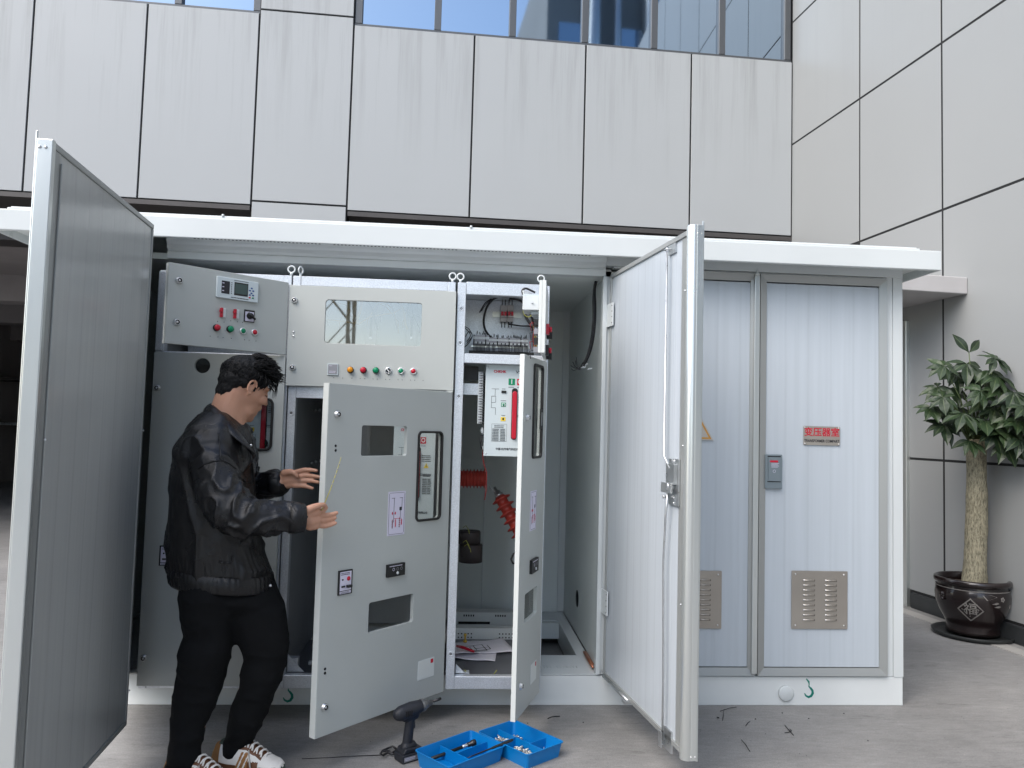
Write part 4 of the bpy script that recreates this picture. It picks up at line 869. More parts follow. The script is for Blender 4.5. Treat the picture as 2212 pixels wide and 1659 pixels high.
# contents of the dark bay: spring contacts on the side wall, slanted support, sheet metal
k=MB(); k.box(-.735,-.69,CF+.05,CF+.09,.21,.27,M['galv']); k.prism([(-.735,.21),(-.735,.29),(-.66,.21)],CF+.046,CF+.049,M['galv']); k.box(-.66,-.55,CF+.15,CF+.17,.21,.225,M['galv']); k.cyl((-.60,CF+.1,.16),(-.60,CF+.1,.215),.009,mm=M['steel']); k.build('corner_bracket',M['galv'],c2,bev=.001)
for zz in(885,1003):
    q=pt(655,zz,Y=4.15); k=MB(); k.box(q.x-.05,q.x+.0,4.15,4.2,q.z-.045,q.z+.045,M['bracket']); k.box(q.x-.035,q.x-.015,4.12,4.149,q.z-.05,q.z+.06,M['galv'])
    for i in range(7): k.ell((q.x+.02+.022*i,4.16,q.z+.01*math.sin(i*.4)*(1 if zz>900 else 0)+(.004*i if zz>900 else 0)),(.008,.008,.008),M['steel'],n=8)
    k.build('chain_terminal',M['galv'],c2)
k=MB(); a=pt(650,1455,Y=4.2); b=pt(700,1330,Y=4.2); k.add([(a.x,4.2,a.z),(b.x,4.2,b.z),(b.x+.08,4.3,b.z),(a.x+.15,4.3,a.z)],[(0,1,2,3)],M['bracket']); k.add([(a.x,4.203,a.z),(b.x,4.203,b.z),(b.x+.08,4.303,b.z),(a.x+.15,4.303,a.z)],[(3,2,1,0)],M['bracket']); k.build('slanted_brace',M['bracket'],c2)
k=MB(); 
for i in range(16): k.cyl((-.7685,3.75,.35+.09*i),(-.766,3.75,.35+.09*i),.004,mm=M['chrome'],n=8)
k.build('rivet_row',M['chrome'],c2)
for px in(650,978): q=pt(px,584 if px<700 else 597,Y=CF+.02); ring(q.x,CF+.02,q.z,c2,rot=1.1 if px<700 else 0)
# ---------------------------------------------------- cubicle 3
c3=thing('switchgear_cubicle','narrow open switchgear cubicle at the right with wiring, breaker front and red insulators in view','electrical cubicle',(.22,3.58,Z0))
x0,x1=-.012,.425
k=MB(); post(k,x0,x0+.040); post(k,x1-.030,x1); k.box(x0+.040,x1-.030,CF+.004,CF+.04,Z0,.205)
k.box(x0+.04,x1-.03,CF+.004,CF+.04,1.975,2.035); k.box(x0+.04,x1-.03,CF+.004,CF+.04,1.650,1.695); k.build('frame',M['galv'],c3,bev=.002,seg=1)
k=MB()
for py in(666,740,856,1413): q=pt(992,py,Y=CF); posthole(k,x0+.02,q.z)
k.build('fixing_hole',M['galv'],c3)
k=MB(); k.box(x0+.003,x0+.006,CF+.045,4.75,Z0,2.02); k.build('side_panel',M['inner'],c3)
k=MB(); k.box(x1-.006,x1-.003,CF+.045,4.75,Z0,2.02); k.build('side_panel',M['inner'],c3)
k=MB(); k.box(x0+.006,x1-.006,CF+.045,4.1,2.012,2.016); k.build('top_panel',M['galv'],c3)
k=MB(); k.box(x0+.006,x1-.006,3.95,3.953,1.70,2.01); k.build('mounting_plate',M['galv'],c3)
k=MB(); k.box(x0+.006,x1-.006,CF+.045,3.95,1.676,1.68); k.build('shelf',M['galv'],c3)
k=MB(); k.box(x0+.006,x1-.006,CF+.045,4.35,.16,.165); k.build('floor_plate',M['floorp'],c3)
k=MB(); k.box(x0+.006,x1-.006,4.352,4.42,.15,.225); k.box(x0+.006,x1-.006,4.66,4.75,.15,.24);k.box(x0+.006,x1-.006,4.36,4.66,.155,.16)
k.build('cross_member',M['plinth'],c3,bev=.002,seg=1)
k=MB()
for gx in(.05,.28):
    for i in range(5): 
        for j in range(2): k.cyl((gx+.018*i,4.3505,.175+.02*j),(gx+.018*i,4.353,.175+.02*j),.004,mm=M['blackm'],n=8)
for gx in(.08,.27):
    for i in range(5): k.box(gx+.014*i,gx+.014*i+.008,4.6585,4.661,.215,.226,M['blackm'])
k.box(.05,.24,4.6585,4.661,.17,.185,M['blackm']); k.build('slot_row',M['blackm'],c3)
# blanking plate with a square cut-out beside the breaker
k=MB(); a=pt(1003,828,Y=3.66); b=pt(1034,853,Y=3.66); k.box(x0+.04,b.x+.02,3.66,3.70,b.z,a.z,M['galv']); k.build('cross_rail',M['galv'],c3)
k=MB(); a=pt(1003,790,Y=3.68); b=pt(1033,822,Y=3.68); k.mesh(sheet([rr(a.x,b.x,b.z,a.z,.006)],.002),M['black'],Tr(0,3.69,0)); k.build('dark_opening',M['black'],c3)  # flat black sheet painting the darkness inside the square openings
a=pt(1050,787,Y=3.63); b=pt(1050,985,Y=3.63); breaker_panel(a.x,b.z,.235,a.z-b.z,3.63,c3,51)
# white wiring plug strip with black wires
a=pt(1034,803,Y=3.66); b=pt(1047,915,Y=3.66); k=MB(); k.box(a.x,a.x+.022,3.655,3.70,b.z,a.z,M['white']); rg=random.Random(3)
for i in range(20):
    z=b.z+(a.z-b.z)*(i+.5)/20; k.box(a.x+.004,a.x+.018,3.6535,3.655,z-.003,z+.003,M['bracket']); k.tube([(a.x+.012,3.654,z),(a.x+.022,3.64,z+rg.uniform(-.004,.004)),(a.x+.03,3.65,z-.01),(a.x+.032,3.66,z-.05)],.0016,M['wire'],n=5)
k.build('terminal_plug',M['white'],c3)
q=pt(1045,930,Y=3.7); k=MB(); k.ell((q.x,3.69,q.z),(.017,.017,.02),M['white']); k.box(q.x-.012,q.x+.02,3.68,3.7,q.z-.09,q.z-.075,M['steel']); k.tube([(q.x-.01,3.68,q.z-.02),(q.x-.014,3.68,q.z-.06),(q.x-.008,3.68,q.z-.09)],.004,M['wire'],n=6); k.build('limit_switch',M['white'],c3)
k=MB(); k.tube([pt(x,y,Y=3.7) for x,y in((1043,968),(1043,990),(1046,1005),(1051,1020),(1050,1060),(1047,1080))],.0025,M['wirer'],n=6); k.build('red_wire',M['wirer'],c3)
# ribbed insulators
def insulator(p0,p1,r,n,par,cone=False,fins=1.3,cap=True):
    k=MB(); a=Vector(p0);b=Vector(p1); L=(b-a).length; q=(b-a).to_track_quat('Z','Y').to_matrix().to_4x4(); T=Matrix.Translation(a)@q
    prof=[(0,0),(r*.8,0)]
    for i in range(n):
        z=L*(i+.5)/n; s=1 if not cone else 1
        prof+=[(r,z-L*.3/n),(r*fins,z-L*.05/n),(r*fins*.99,z+L*.04/n),(r,z+L*.18/n)]
    prof+=[(r*.8,L),(0,L)]; k.lathe(prof,M['insul'],28,T=T); k.build('insulator',M['insul'],par)
    if cap:
        k=MB(); k.lathe([(0,-.055),(.007,-.055),(.007,-.03),(.017,-.03),(.017,-.012),(.024,-.012),(.024,0),(0,0)],M['steel'],20,T=T); k.tube([T@Vector((-.02,0,-.02)),T@Vector((-.03,-.01,-.05)),T@Vector((-.01,-.02,-.07))],.003,M['steel'],n=6); k.build('terminal_bolt',M['steel'],par)
a=pt(996,1034,Y=4.0); b=pt(1050,1034,Y=4.0); insulator((a.x-.03,4.0,a.z),(b.x,4.0,b.z),.040,9,c3,cap=False,fins=1.28)
a=pt(1079,1072,Y=4.0); b=pt(1128,1160,Y=3.94); insulator(a,b,.030,6,c3,fins=1.75)
for i,(px,py,w,h) in enumerate(((1014,1160,48,27),(1017,1194,50,38))):
    q=pt(px,py,Y=4.02); sc=4.0/1650; k=MB(); ro=w*sc/2; hh=h*sc/2
    k.lathe([(ro*.35,hh-.002),(ro*.4,hh),(ro*.94,hh),(ro,hh-.006),(ro,-hh),(ro*.35,-hh),(ro*.35,hh-.002)],M['ctblack'] if 'ctblack' in M else M['black'],32,T=Tr(q.x,4.02,q.z)); 
    k.build('current_transformer',M['black'],c3)
for px,py in((1000,1140),(1000,1172),(1003,1180)):
    k=MB(); q=pt(px,py,Y=3.93); k.tube([q,q+Vector((.015,0,.012)),q+Vector((.03,0,-.012)),q+Vector((.034,0,-.03))],.0018,M['wireg'],n=5); k.build('wire',M['wireg'],c3)
k=MB(); k.tube([pt(x,y,Y=3.9) for x,y in((1122,1192),(1109,1196),(1104,1208),(1108,1217),(1116,1218))],.005,M['wire'],n=8); k.build('cable_loop',M['wire'],c3)
k=MB(); q=pt(1112,1217,Y=3.9); k.cyl(q,q+Vector((.02,0,-.003)),.008,mm=M['white']); k.build('cable_ferrule',M['white'],c3)
for px in(1012,1068):
    q=pt(px,1452,Y=3.66); k=MB(); q.z=.2 ; k.tube([(q.x,3.66,.168),(q.x-.004 if px>1050 else q.x+.004,3.66,.19),(q.x+(.012 if px>1050 else -.02),3.66,.212)],.002,M['wireg'],n=5); k.build('earth_wire',M['wireg'],c3)
k=MB(); k.prism([(x0+.045,.207),(x0+.045,.25),(x0+.09,.207)],CF+.045,CF+.05,M['galv']); k.box(x0+.06,x0+.11,CF+.06,CF+.1,.166,.205,M['galv']); k.build('corner_bracket',M['galv'],c3,bev=.001)
# miniature breakers on the mounting plate
k=MB(); a=pt(1064,673,Y=3.94); b=pt(1127,687,Y=3.94); k.box(a.x,b.x,3.935,3.949,b.z,a.z,M['wirey'] if 0 else M['alu']); k.build('din_rail',M['alu'],c3)
for i in range(2):
    a=pt(1081+i*14.5,661,Y=3.93); b=pt(1095+i*14.5,697,Y=3.93); k=MB(); w=.0325; xx=a.x
    k.box(xx,xx+w,3.90,3.934,b.z,a.z,M['mcb'] if 'mcb' in M else M['lilac']); zc=(a.z+b.z)/2
    k.box(xx+.001,xx+w-.001,3.885,3.8995,zc-.021,zc+.014,M['mcb'] if 'mcb' in M else M['lilac']); 
    for j in range(2): k.box(xx+.002+.016*j,xx+.014+.016*j,3.873,3.8845,zc-.014,zc+.006,M['red'])
    for j in range(2):
        for zz,s in((a.z,1),(b.z,-1)): k.tube([(xx+.008+.016*j,3.915,zz-s*.004),(xx+.008+.016*j,3.905,zz+s*.012),(xx+.008+.016*j,3.905,zz+s*.03)],.0025,M['wire'],n=6)
    k.build('miniature_breaker',M['lilac'],c3,bev=.0008,seg=1)
# terminal block row
k=MB(); a=pt(1022,745,Y=3.80); b=pt(1140,745,Y=3.80); n=42; rg=random.Random(8)
k.box(a.x-.01,b.x+.01,3.80,3.83,a.z-.01,a.z-.002,M['alu'])
for i in range(n):
    xx=a.x+(b.x-a.x)*i/n; w=(b.x-a.x)/n; tall=.05 if i<12 else .038
    k.box(xx+w*.08,xx+w*.86,3.78,3.84,a.z-.002,a.z+tall,M['bracket'] if i%9 else M['black']); k.box(xx+w*.12,xx+w*.82,3.778,3.7799,a.z+tall*.55,a.z+tall*.8,M['white']); 
    k.box(xx+w*.15,xx+w*.8,3.776,3.7799,a.z+tall*.1,a.z+tall*.3,M['white'] if i%3 else M['black'])
    if rg.random()<.85: k.tube([(xx+w*.5,3.777,a.z+.004),(xx+w*.5,3.76,a.z-.008),(xx+w*.5,3.765,a.z-.035)],.0017,M['wire'],n=5)
    if rg.random()<.6: z_=rg.uniform(.01,.022); k.tube([(xx+w*.5,3.80,a.z+tall),(xx+w*.5+.002,3.80,a.z+tall+z_),(xx+w*.5+.007,3.82,a.z+tall+z_*.3)],.0014,M['wire'],n=5)
k.box(a.x-.02,b.x+.03,3.775,3.84,a.z-.055,a.z-.03,M['black'])
k.build('terminal_block',M['bracket'],c3)
k=MB(); k.box(pt(1016,760,Y=3.76).x,pt(1030,760,Y=3.76).x,3.74,3.79,1.681,1.705,M['white']); k.box(pt(1112,760,Y=3.74).x,pt(1129,760,Y=3.74).x,3.735,3.739,1.69,1.704,M['white']); k.build('end_clamp',M['white'],c3,bev=.001)
def cable(pts,r,par,Yp,mm='wire',n=8,name='cable'):
    P=[pt(x,y,Y=Yp) for x,y in pts]; Q=[]
    for i in range(len(P)-1):
        p0=P[max(i-1,0)];p1=P[i];p2=P[i+1];p3=P[min(i+2,len(P)-1)]
        for t in(0,.25,.5,.75): Q.append(.5*((2*p1)+(p2-p0)*t+(2*p0-5*p1+4*p2-p3)*t*t+(3*p1-p0-3*p2+p3)*t**3))
    Q.append(P[-1]); k=MB(); k.tube(Q,r,M[mm],n=n); return k.build(name,M[mm],par)
cable([(1127,645),(1095,640),(1068,645),(1052,663),(1045,690),(1048,712),(1060,728),(1075,736)],.0055,c3,3.88)
cable([(1062,645),(1048,655),(1036,675)],.0028,c3,3.9); cable([(1066,643),(1050,657),(1040,672)],.0022,c3,3.91)
cable([(1004,705),(1014,712),(1020,726),(1012,742),(1003,750)],.0022,c3,3.8); cable([(1004,708),(1012,716),(1016,726),(1008,738)],.0022,c3,3.8); cable([(1008,742),(1020,726),(1013,716),(1005,728)],.002,c3,3.79)
cable([(1098,700),(1125,704),(1148,706),(1153,720),(1152,750)],.004,c3,3.9); cable([(1100,645),(1125,650),(1140,668),(1150,690),(1152,715)],.006,c3,3.85)
cable([(1133,640),(1128,628),(1136,623),(1148,628),(1156,632)],.005,c3,3.55); cable([(1130,628),(1133,640),(1138,652)],.004,c3,3.54,'white'); 
cable([(1135,655),(1130,668),(1133,680),(1142,685),(1150,679)],.0018,c3,3.54,'wireg'); cable([(1138,655),(1134,670),(1136,684),(1146,700)],.007,c3,3.55)
for i in range(8): cable([(1147+i*1.5,690+i*5),(1152+i,705+i*5),(1150+i*1.4,730+i*3),(1153+i,755)],.0018,c3,3.5,['wire','wirer','wire','wireg'][i%4],6,'wire')
# upper door seen edge-on with gear on its inner side
FE=Fr((.366,3.215),(.418,3.572)); FE.T=FE.T@Tr(0,.016,-.069)@Matrix.Diagonal((1,-1,1,1)); k=mbf(FE); k.box(0,FE.w,0,.016,1.742,2.054); k.box(-.001,.02,-.013,-.0,1.742,2.054); d=k.build('door',M['cabedge'],c3,bev=.0015)
# gear faces left (towards the bay) : local -y side
q0=FE.uz(1168,631)[0]
k=mbf(FE); k.box(.03,.16,-.085,-.014,1.93,1.99,M['white']); k.box(.04,.15,-.086,-.013,1.992,1.998,M['panel']); k.box(.06,.14,-.05,-.014,1.915,1.929,M['panel']); k.tube([(.02,-.04,1.96),(.1,-.088,1.955)],.003,M['steel'],n=6); adopt(k.build('control_unit',M['white'],None,bev=.002),d)
k=mbf(FE)
for i in range(4): 
    z=1.76+.04*i; k.box(.05,.12,-.035,-.014,z-.012,z+.012,M['black'] if i%2 else M['bracket']); k.tube([(.06,-.03,z),(.03,-.05,z-.01),(.05,-.045,z-.04)],.0018,M['wirer'] if i%2 else M['wire'],n=5)
adopt(k.build('contact_block',M['black']),d)
for z,c in((1.858,'red'),(1.765,'red')):
    k=mbf(FE); k.box(.10,.15,.0163,.03,z-.022,z+.022,M['red'] if z>1.8 else M['black']); k.cyl((.125,.03,z),(.125,.042,z),.012,mm=M[c],n=14); k.box(.2,.24,.0163,.042,z-.03,z,M['black']); adopt(k.build('push_button',M['red']),d)
for px in(995,1168): q=pt(px,598 if px<1100 else 604,Y=CF+.02); ring(q.x,CF+.02 if px<1100 else CF+.0,q.z,c3)
# lower door, open
FN=Fr((.281,3.205),(.420,CF-.012)); T=FN.T; w=FN.w; za,zb=.143,1.664
def nz_(px,py): return FN.uz(px,py)
def rect3(x0,y0,x1,y1,x2,y2,x3,y3):
    A=[nz_(x0,y0),nz_(x1,y1),nz_(x2,y2),nz_(x3,y3)]; return ((A[0][0]+A[3][0])/2,(A[1][0]+A[2][0])/2,(A[2][1]+A[3][1])/2,(A[0][1]+A[1][1])/2)
w2=rect3(1153,788,1171,794,1168,984,1150,988); w3=rect3(1134,1284,1160,1266,1160,1310,1132,1360)
k=mbf(FN); k.mesh(sheet([rr(0,w,za,zb,.003),rr(w2[0],min(w2[1],w-.02),w2[2],w2[3],.014,6),rr(w3[0],min(w3[1],w-.03),w3[2],w3[3],.01)],.018,.0015),M['cab']); k.box(-.0012,0,.001,.021,za,zb,M['cabedge']); k.box(0,.012,.0183,.021,za,zb,M['cabedge']); d=k.build('door',M['cab'],c3)
gasket_window(T,w2[0],min(w2[1],w-.02),w2[2],w2[3],d,.014,.008)
k=mbf(FN); k.box(w3[0]-.01,min(w3[1],w-.03)+.01,.0185,.0215,w3[2]-.01,w3[3]+.01); adopt(k.build('pane',M['pane_dark']),d)
for px,py in((1138,902),(1123,1482)): q=nz_(px,py); knob(T,q[0],q[1],d)
q=nz_(1168,905); k=mbf(FN); k.box(min(q[0],w-.04)-.02,min(q[0],w-.04)+.01,-.006,.0,q[1]-.045,q[1]+.045,M['black']); k.box(min(q[0],w-.04)-.01,min(q[0],w-.04)+.0,-.0075,-.006,q[1]-.03,q[1]+.03,M['steel']); adopt(k.build('window_catch',M['black']),d)
mimic(T,rect3(1146,1062,1159,1058,1157,1140,1144,1150),d,5)
r_=rect3(1144,1210,1158,1203,1158,1232,1144,1239); dark_unit(T,r_,d,6)
plate(T,rect3(1146,1440,1158,1422,1158,1458,1146,1486),d,8)
# ================================================================ hanging control cable in the bay
t=thing('control_cable','black control cable hanging from the ceiling with bare white-tagged ends','cable',(.735,4.1,1.5))
def pc(pts,r,Yp,name,mm='wire'): return cable(pts,r,t,Yp,mm,8,name)
pc([(1290,600),(1284,625),(1285,660),(1284,700),(1280,735),(1272,765),(1262,787)],.0085,3.98,'sheath'); pc([(1288,600),(1282,640),(1282,690),(1277,735),(1269,768),(1260,786)],.006,3.97,'sheath')
rg=random.Random(2)
for i in range(8):
    x=1262+rg.uniform(-4,4); pc([(x,783),(x-5,792),(x-12-rg.uniform(0,8),798+rg.uniform(-6,4)),(x-18-rg.uniform(0,10),785+rg.uniform(-14,14))],.0018,3.97,'core')
for i in range(5): q=pt(1255+i*4.5,791+rg.uniform(-7,8),Y=3.965); k=MB(); k.cyl(q,q+Vector((.015,0,.01)),.003,mm=M['white'],n=8); k.build('core_tag',M['white'],t)
# ================================================================ papers on the cubicle floor
def curled(px0,py0,dx,dy,w,h,lab,z,rot,name='paper_sheet',stack_=3):
    t=thing(name,lab,'paper',(px0,py0,z))
    k=MB(); n=14
    vs=[];fs=[]
    for i in range(n+1):
        for j in range(n+1):
            u=i/n-.5;v=j/n-.5; x=u*w;y=v*h; zz=z+.006+.022*max(0,u-.1)**1*(.5+v)+.012*max(0,-v-.2)*4*(.5-u)+.003*math.sin(9*u+4*v)
            c,s=math.cos(rot),math.sin(rot); vs.append((px0+x*c-y*s,py0+x*s+y*c,zz))
    for i in range(n):
        for j in range(n): a=i*(n+1)+j; fs.append((a,a+1,a+n+2,a+n+1))
    k.add(vs,fs,M['paper'],True); k.add([(x,y,z_+.0006) for x,y,z_ in vs],[fs[i] for i in()],M['ink'],True)
    o=k.build('sheet',M['paper'],t); so_=o.modifiers.new('s','SOLIDIFY'); so_.thickness=.003
    return t,vs,n
t,vs,n=curled(.16,4.16,0,0,.34,.24,'loose white wiring drawings lying on the floor of the narrow cubicle',.166,.25)
k=MB()
for a,b in(((5,3),(8,3)),((5,4),(9,4)),((5,3),(5,8)),((8,3),(8,9)),((6,6),(9,6)),((6,5),(6,9)),((9,4),(9,8)),((4,9),(8,9))):
    P=[Vector(vs[a[0]*(n+1)+a[1]]),Vector(vs[b[0]*(n+1)+b[1]])]; k.tube([P[0]+Vector((0,0,.004)),P[1]+Vector((0,0,.004))],.0022,M['ink'],n=4,flat=.3)
k.build('wiring_diagram',M['ink'],t)
t,vs,n=curled(.11,4.05,0,0,.27,.2,'lower white drawing sheet sticking out under the wiring drawings',.163,-.1)
t=thing('red_tool_handle','red handled hand tool lying on the drawings','hand tool',(.04,4.07,.2)); k=MB(); a=pt(1000,1388,Y=4.05); b=pt(1020,1402,Y=4.0); k.tube([(a.x-.03,4.12,.192),(a.x+.0,4.08,.196),(b.x+.01,4.0,.198)],[.006,.009,.006],M['red'],n=8); k.build('handle',M['red'],t); k=MB(); k.tube([(b.x+.011,3.999,.198),(b.x+.035,3.98,.198)],.003,M['steel']); k.build('blade',M['steel'],t)
t=thing('brass_stud','small brass stud standing beside the drawings','stud',(.085,4.2,.2)); k=MB(); k.lathe([(0,.235),(.008,.235),(.008,.225),(.005,.222),(.005,.2),(.011,.2),(.011,.19),(0,.19)],mat('brass',(.6,.4,.08),.35,.8),16,T=Tr(.085,4.2,0)); k.build('stud',M['yellow'],t)
# ================================================================ THE MAN
def fuse(k,name,mm,par,vox,it=4,fn=None):
    me=bpy.data.meshes.new('t'); me.from_pydata([tuple(v) for v in k.v],[],k.f); bm=bmesh.new(); bm.from_mesh(me); bmesh.ops.recalc_face_normals(bm,faces=bm.faces); bm.to_mesh(me); bm.free()
    o=bpy.data.objects.new('t',me); COL.objects.link(o); q=o.modifiers.new('r','REMESH'); q.mode='VOXEL'; q.voxel_size=vox
    q=o.modifiers.new('s','SMOOTH'); q.factor=.5; q.iterations=it
    dg=bpy.context.evaluated_depsgraph_get(); dg.update(); m2=bpy.data.meshes.new_from_object(o.evaluated_get(dg)); bpy.data.objects.remove(o); bpy.data.meshes.remove(me)
    m2.name=name
    if fn:
        co=[(v.co.copy(),v.normal.copy()) for v in m2.vertices]
        for v,(c,n) in zip(m2.vertices,co): v.co=c+n*fn(c,n)
    m2.materials.clear(); m2.materials.append(mm)
    for p in m2.polygons: p.use_smooth=True; p.material_index=0
    o=bpy.data.objects.new(name,m2); COL.objects.link(o)
    if par is not None: adopt(o,par)
    return o
def cap(k,a,b,ra,rb,n=16,flat=1.,T=None):
    """tapered round-ended limb segment"""
    a=Vector(a);b=Vector(b);d=b-a;L=d.length;d=d/L; pts=[];rs=[]
    for t in(-1,-.85,-.5): pts.append(a+d*ra*t); rs.append(max(ra*math.sqrt(1-t*t),ra*.05))
    pts+=[a,b];rs+=[ra,rb]
    for t in(.5,.85,1): pts.append(b+d*rb*t); rs.append(max(rb*math.sqrt(1-t*t),rb*.05))
    k.tube(pts,rs,None,n,flat=flat,T=T)
def chain(k,pts,rs,n=14):
    for i in range(len(pts)-1): cap(k,pts[i],pts[i+1],rs[i],rs[i+1],n)
man=thing('person','young man in black leather jacket and black trousers beside the open cubicle door','person',(-.85,3.05,0))
# head frame
HC=pt(530,838,Y=3.12); yaw_h=math.radians(36); pit_h=math.radians(-23)
RH=Matrix.Rotation(yaw_h,4,'Z')@Matrix.Rotation(-pit_h,4,'Y'); TH=Matrix.Translation(HC)@RH
body=MB(); body.T=TH
body.ell((-.014,0,.028),(.094,.075,.088),n=28); body.ell((.012,0,-.012),(.075,.066,.08),n=28); body.ell((.034,0,-.050),(.050,.050,.058),n=24); body.ell((.046,0,-.076),(.042,.036,.030),n=20); body.ell((.01,0,-.06),(.05,.045,.04),n=20)
cap(body,(.035,.022,-.085),(.066,.0,-.103),.024,.019); cap(body,(.035,-.022,-.085),(.066,.0,-.103),.024,.019); cap(body,(.010,.030,-.035),(.045,.025,-.086),.024,.021); cap(body,(.010,-.030,-.035),(.045,-.025,-.086),.024,.021)
cap(body,(.083,0,.022),(.099,0,-.020),.008,.0095); body.ell((.100,0,-.022),(.011,.014,.009)); body.ell((.09,.012,-.026),(.009,.008,.007)); body.ell((.09,-.012,-.026),(.009,.008,.007))
for s in(1,-1):
    body.ell((.066,.034*s,-.022),(.026,.022,.022)); cap(body,(.079,.012*s,.028),(.068,.045*s,.026),.010,.008)
    # ear with rim and lobe
    E0=(-.004,.071*s,-.008)
    body.ell(E0,(.013,.008,.022)); pts=[(E0[0]+.018*math.cos(t)*(1),E0[1]+.010*s+.004*s*math.cos(t+2.6),E0[2]+.008+.028*math.sin(t)) for t in [math.radians(a) for a in(-70,-100,-140,-180,-220,-260,-300,-330,-350)]]
    chain(body,[Vector(p) for p in pts],[.0045,.0045,.0045,.0045,.005,.005,.0045,.004,.0035],8); body.ell((E0[0]-.002,E0[1]+.007*s,E0[2]-.024),(.008,.005,.009))
body.ell((.084,0,-.046),(.009,.022,.005)); body.ell((.083,0,-.056),(.009,.018,.006)); body.ell((.078,0,-.05),(.016,.028,.018))
body.T=Matrix()
nb=TH@Vector((-.038,0,-.04)); nc=TH@Vector((-.005,0,-.07)); NB=pt(478,930,Y=3.08)
chain(body,[nb,NB],[.060,.066],20); cap(body,nc,pt(495,935,Y=3.09),.048,.056,18)
# joints
shR=pt(460,990,Y=2.95); elR=pt(500,1108,Y=2.86); wrR=pt(650,1119,Y=2.915)
shL=pt(492,975,Y=3.27); elL=pt(540,1085,Y=3.32); wrL=pt(606,1042,Y=3.24)
hip=pt(480,1270,Y=3.06)
chain(body,[NB,pt(470,1000,Y=3.07),pt(465,1130,Y=3.06),hip],[.07,.115,.12,.12],20)
chain(body,[NB,shR,elR,pt(575,1120,Y=2.868),wrR],[.05,.045,.032,.030,.026],16); chain(body,[NB,shL,elL,wrL],[.05,.05,.042,.026],16)
kn1=pt(435,1470,Y=2.98); an1=pt(400,1672,Y=2.93); kn2=pt(565,1400,Y=3.05); an2=pt(508,1610,Y=3.07)
chain(body,[hip,kn1,an1],[.08,.05,.035],16); chain(body,[hip,kn2,an2],[.08,.05,.035],16)
# near hand (his right): pinches the wire, two fingers along the door
def P2(x,y,Y): return pt(x,y,Y=Y)
hR=[(656,1117,2.915),(670,1108,2.93),(672,1128,2.935),(684,1110,2.945),(683,1130,2.95)]
chain(body,[P2(650,1118,2.912),P2(666,1110,2.93),P2(684,1106,2.945)],[.026,.023,.017]); chain(body,[P2(652,1122,2.912),P2(668,1126,2.93),P2(684,1124,2.95)],[.024,.024,.017]); chain(body,[P2(655,1128,2.92),P2(670,1136,2.935),P2(684,1136,2.95)],[.018,.018,.014])
chain(body,[P2(661,1104,2.91),P2(676,1096,2.915),P2(689,1092,2.93),P2(698,1090,2.945)],[.018,.0135,.0115,.0085])          # thumb
chain(body,[P2(682,1103,2.945),P2(697,1104,2.96),P2(704,1097,2.962),P2(701,1091,2.952)],[.0135,.0105,.009,.008])      # index, curled to the thumb
chain(body,[P2(684,1115,2.955),P2(702,1113,2.972),P2(715,1112,2.988),P2(727,1108,2.998)],[.013,.0105,.0095,.008])        # middle
chain(body,[P2(685,1124,2.955),P2(703,1124,2.975),P2(716,1121,2.99),P2(724,1119,2.995)],[.0125,.010,.009,.0075])
chain(body,[P2(683,1134,2.955),P2(701,1137,2.972),P2(714,1134,2.985),P2(725,1130,2.992)],[.0115,.0095,.0085,.007])        # little
# far hand (his left): open, palm towards the camera
chain(body,[P2(602,1040,3.25),P2(618,1028,3.235),P2(640,1026,3.225)],[.024,.022,.015]); chain(body,[P2(604,1043,3.25),P2(620,1038,3.235),P2(642,1036,3.225)],[.023,.021,.015]); chain(body,[P2(606,1046,3.25),P2(622,1047,3.235),P2(640,1046,3.225)],[.018,.017,.013])
for a in(((640,1020),(656,1015),(670,1015),(684,1017)),((642,1031),(660,1027),(676,1028),(691,1031)),((641,1040),(658,1038),(674,1039),(688,1042)),((637,1049),(650,1049),(663,1051),(675,1055))):
    chain(body,[P2(x,y,3.222-.006*i) for i,(x,y) in enumerate(a)],[.0115,.0098,.0088,.0072])
chain(body,[P2(614,1022,3.225),P2(627,1019,3.205),P2(636,1021,3.195),P2(642,1029,3.195)],[.016,.0125,.0108,.0085])
bo=fuse(body,'body',M['skin'],man,.0030,6)
vg=bo.vertex_groups.new(name='soft'); TI=TH.inverted()
for v in bo.data.vertices:
    q=TI@v.co
    if -.05<q.x<.086 and -.13<q.z<-.012 and not (abs(q.y)>.060 and -.04<q.x<.03 and q.z>-.055):
        vg.add([v.index],max(0,min(1,(.086-q.x)/.012,(-.012-q.z)/.01)),'REPLACE')
q=bo.modifiers.new('soften','SMOOTH'); q.factor=.6; q.iterations=60; q.vertex_group='soft'
# eyes, brows
k=MB(); k.T=TH
for s in(1,-1): k.ell((.074,.030*s,.004),(.009,.012,.005),M['skin']); k.tube([(.0835,.018*s,.004),(.0825,.030*s,.001),(.074,.042*s,.002)],[.0012,.0018,.0012],M['black'],n=6)
k.build('eyelids',M['skin'],man)
k=MB(); k.T=TH
for s in(1,-1): k.tube([(.088,.012*s,.030),(.082,.032*s,.036),(.071,.048*s,.031)],[.003,.004,.002],M['hair'],n=6)
k.build('eyebrows',M['hair'],man)
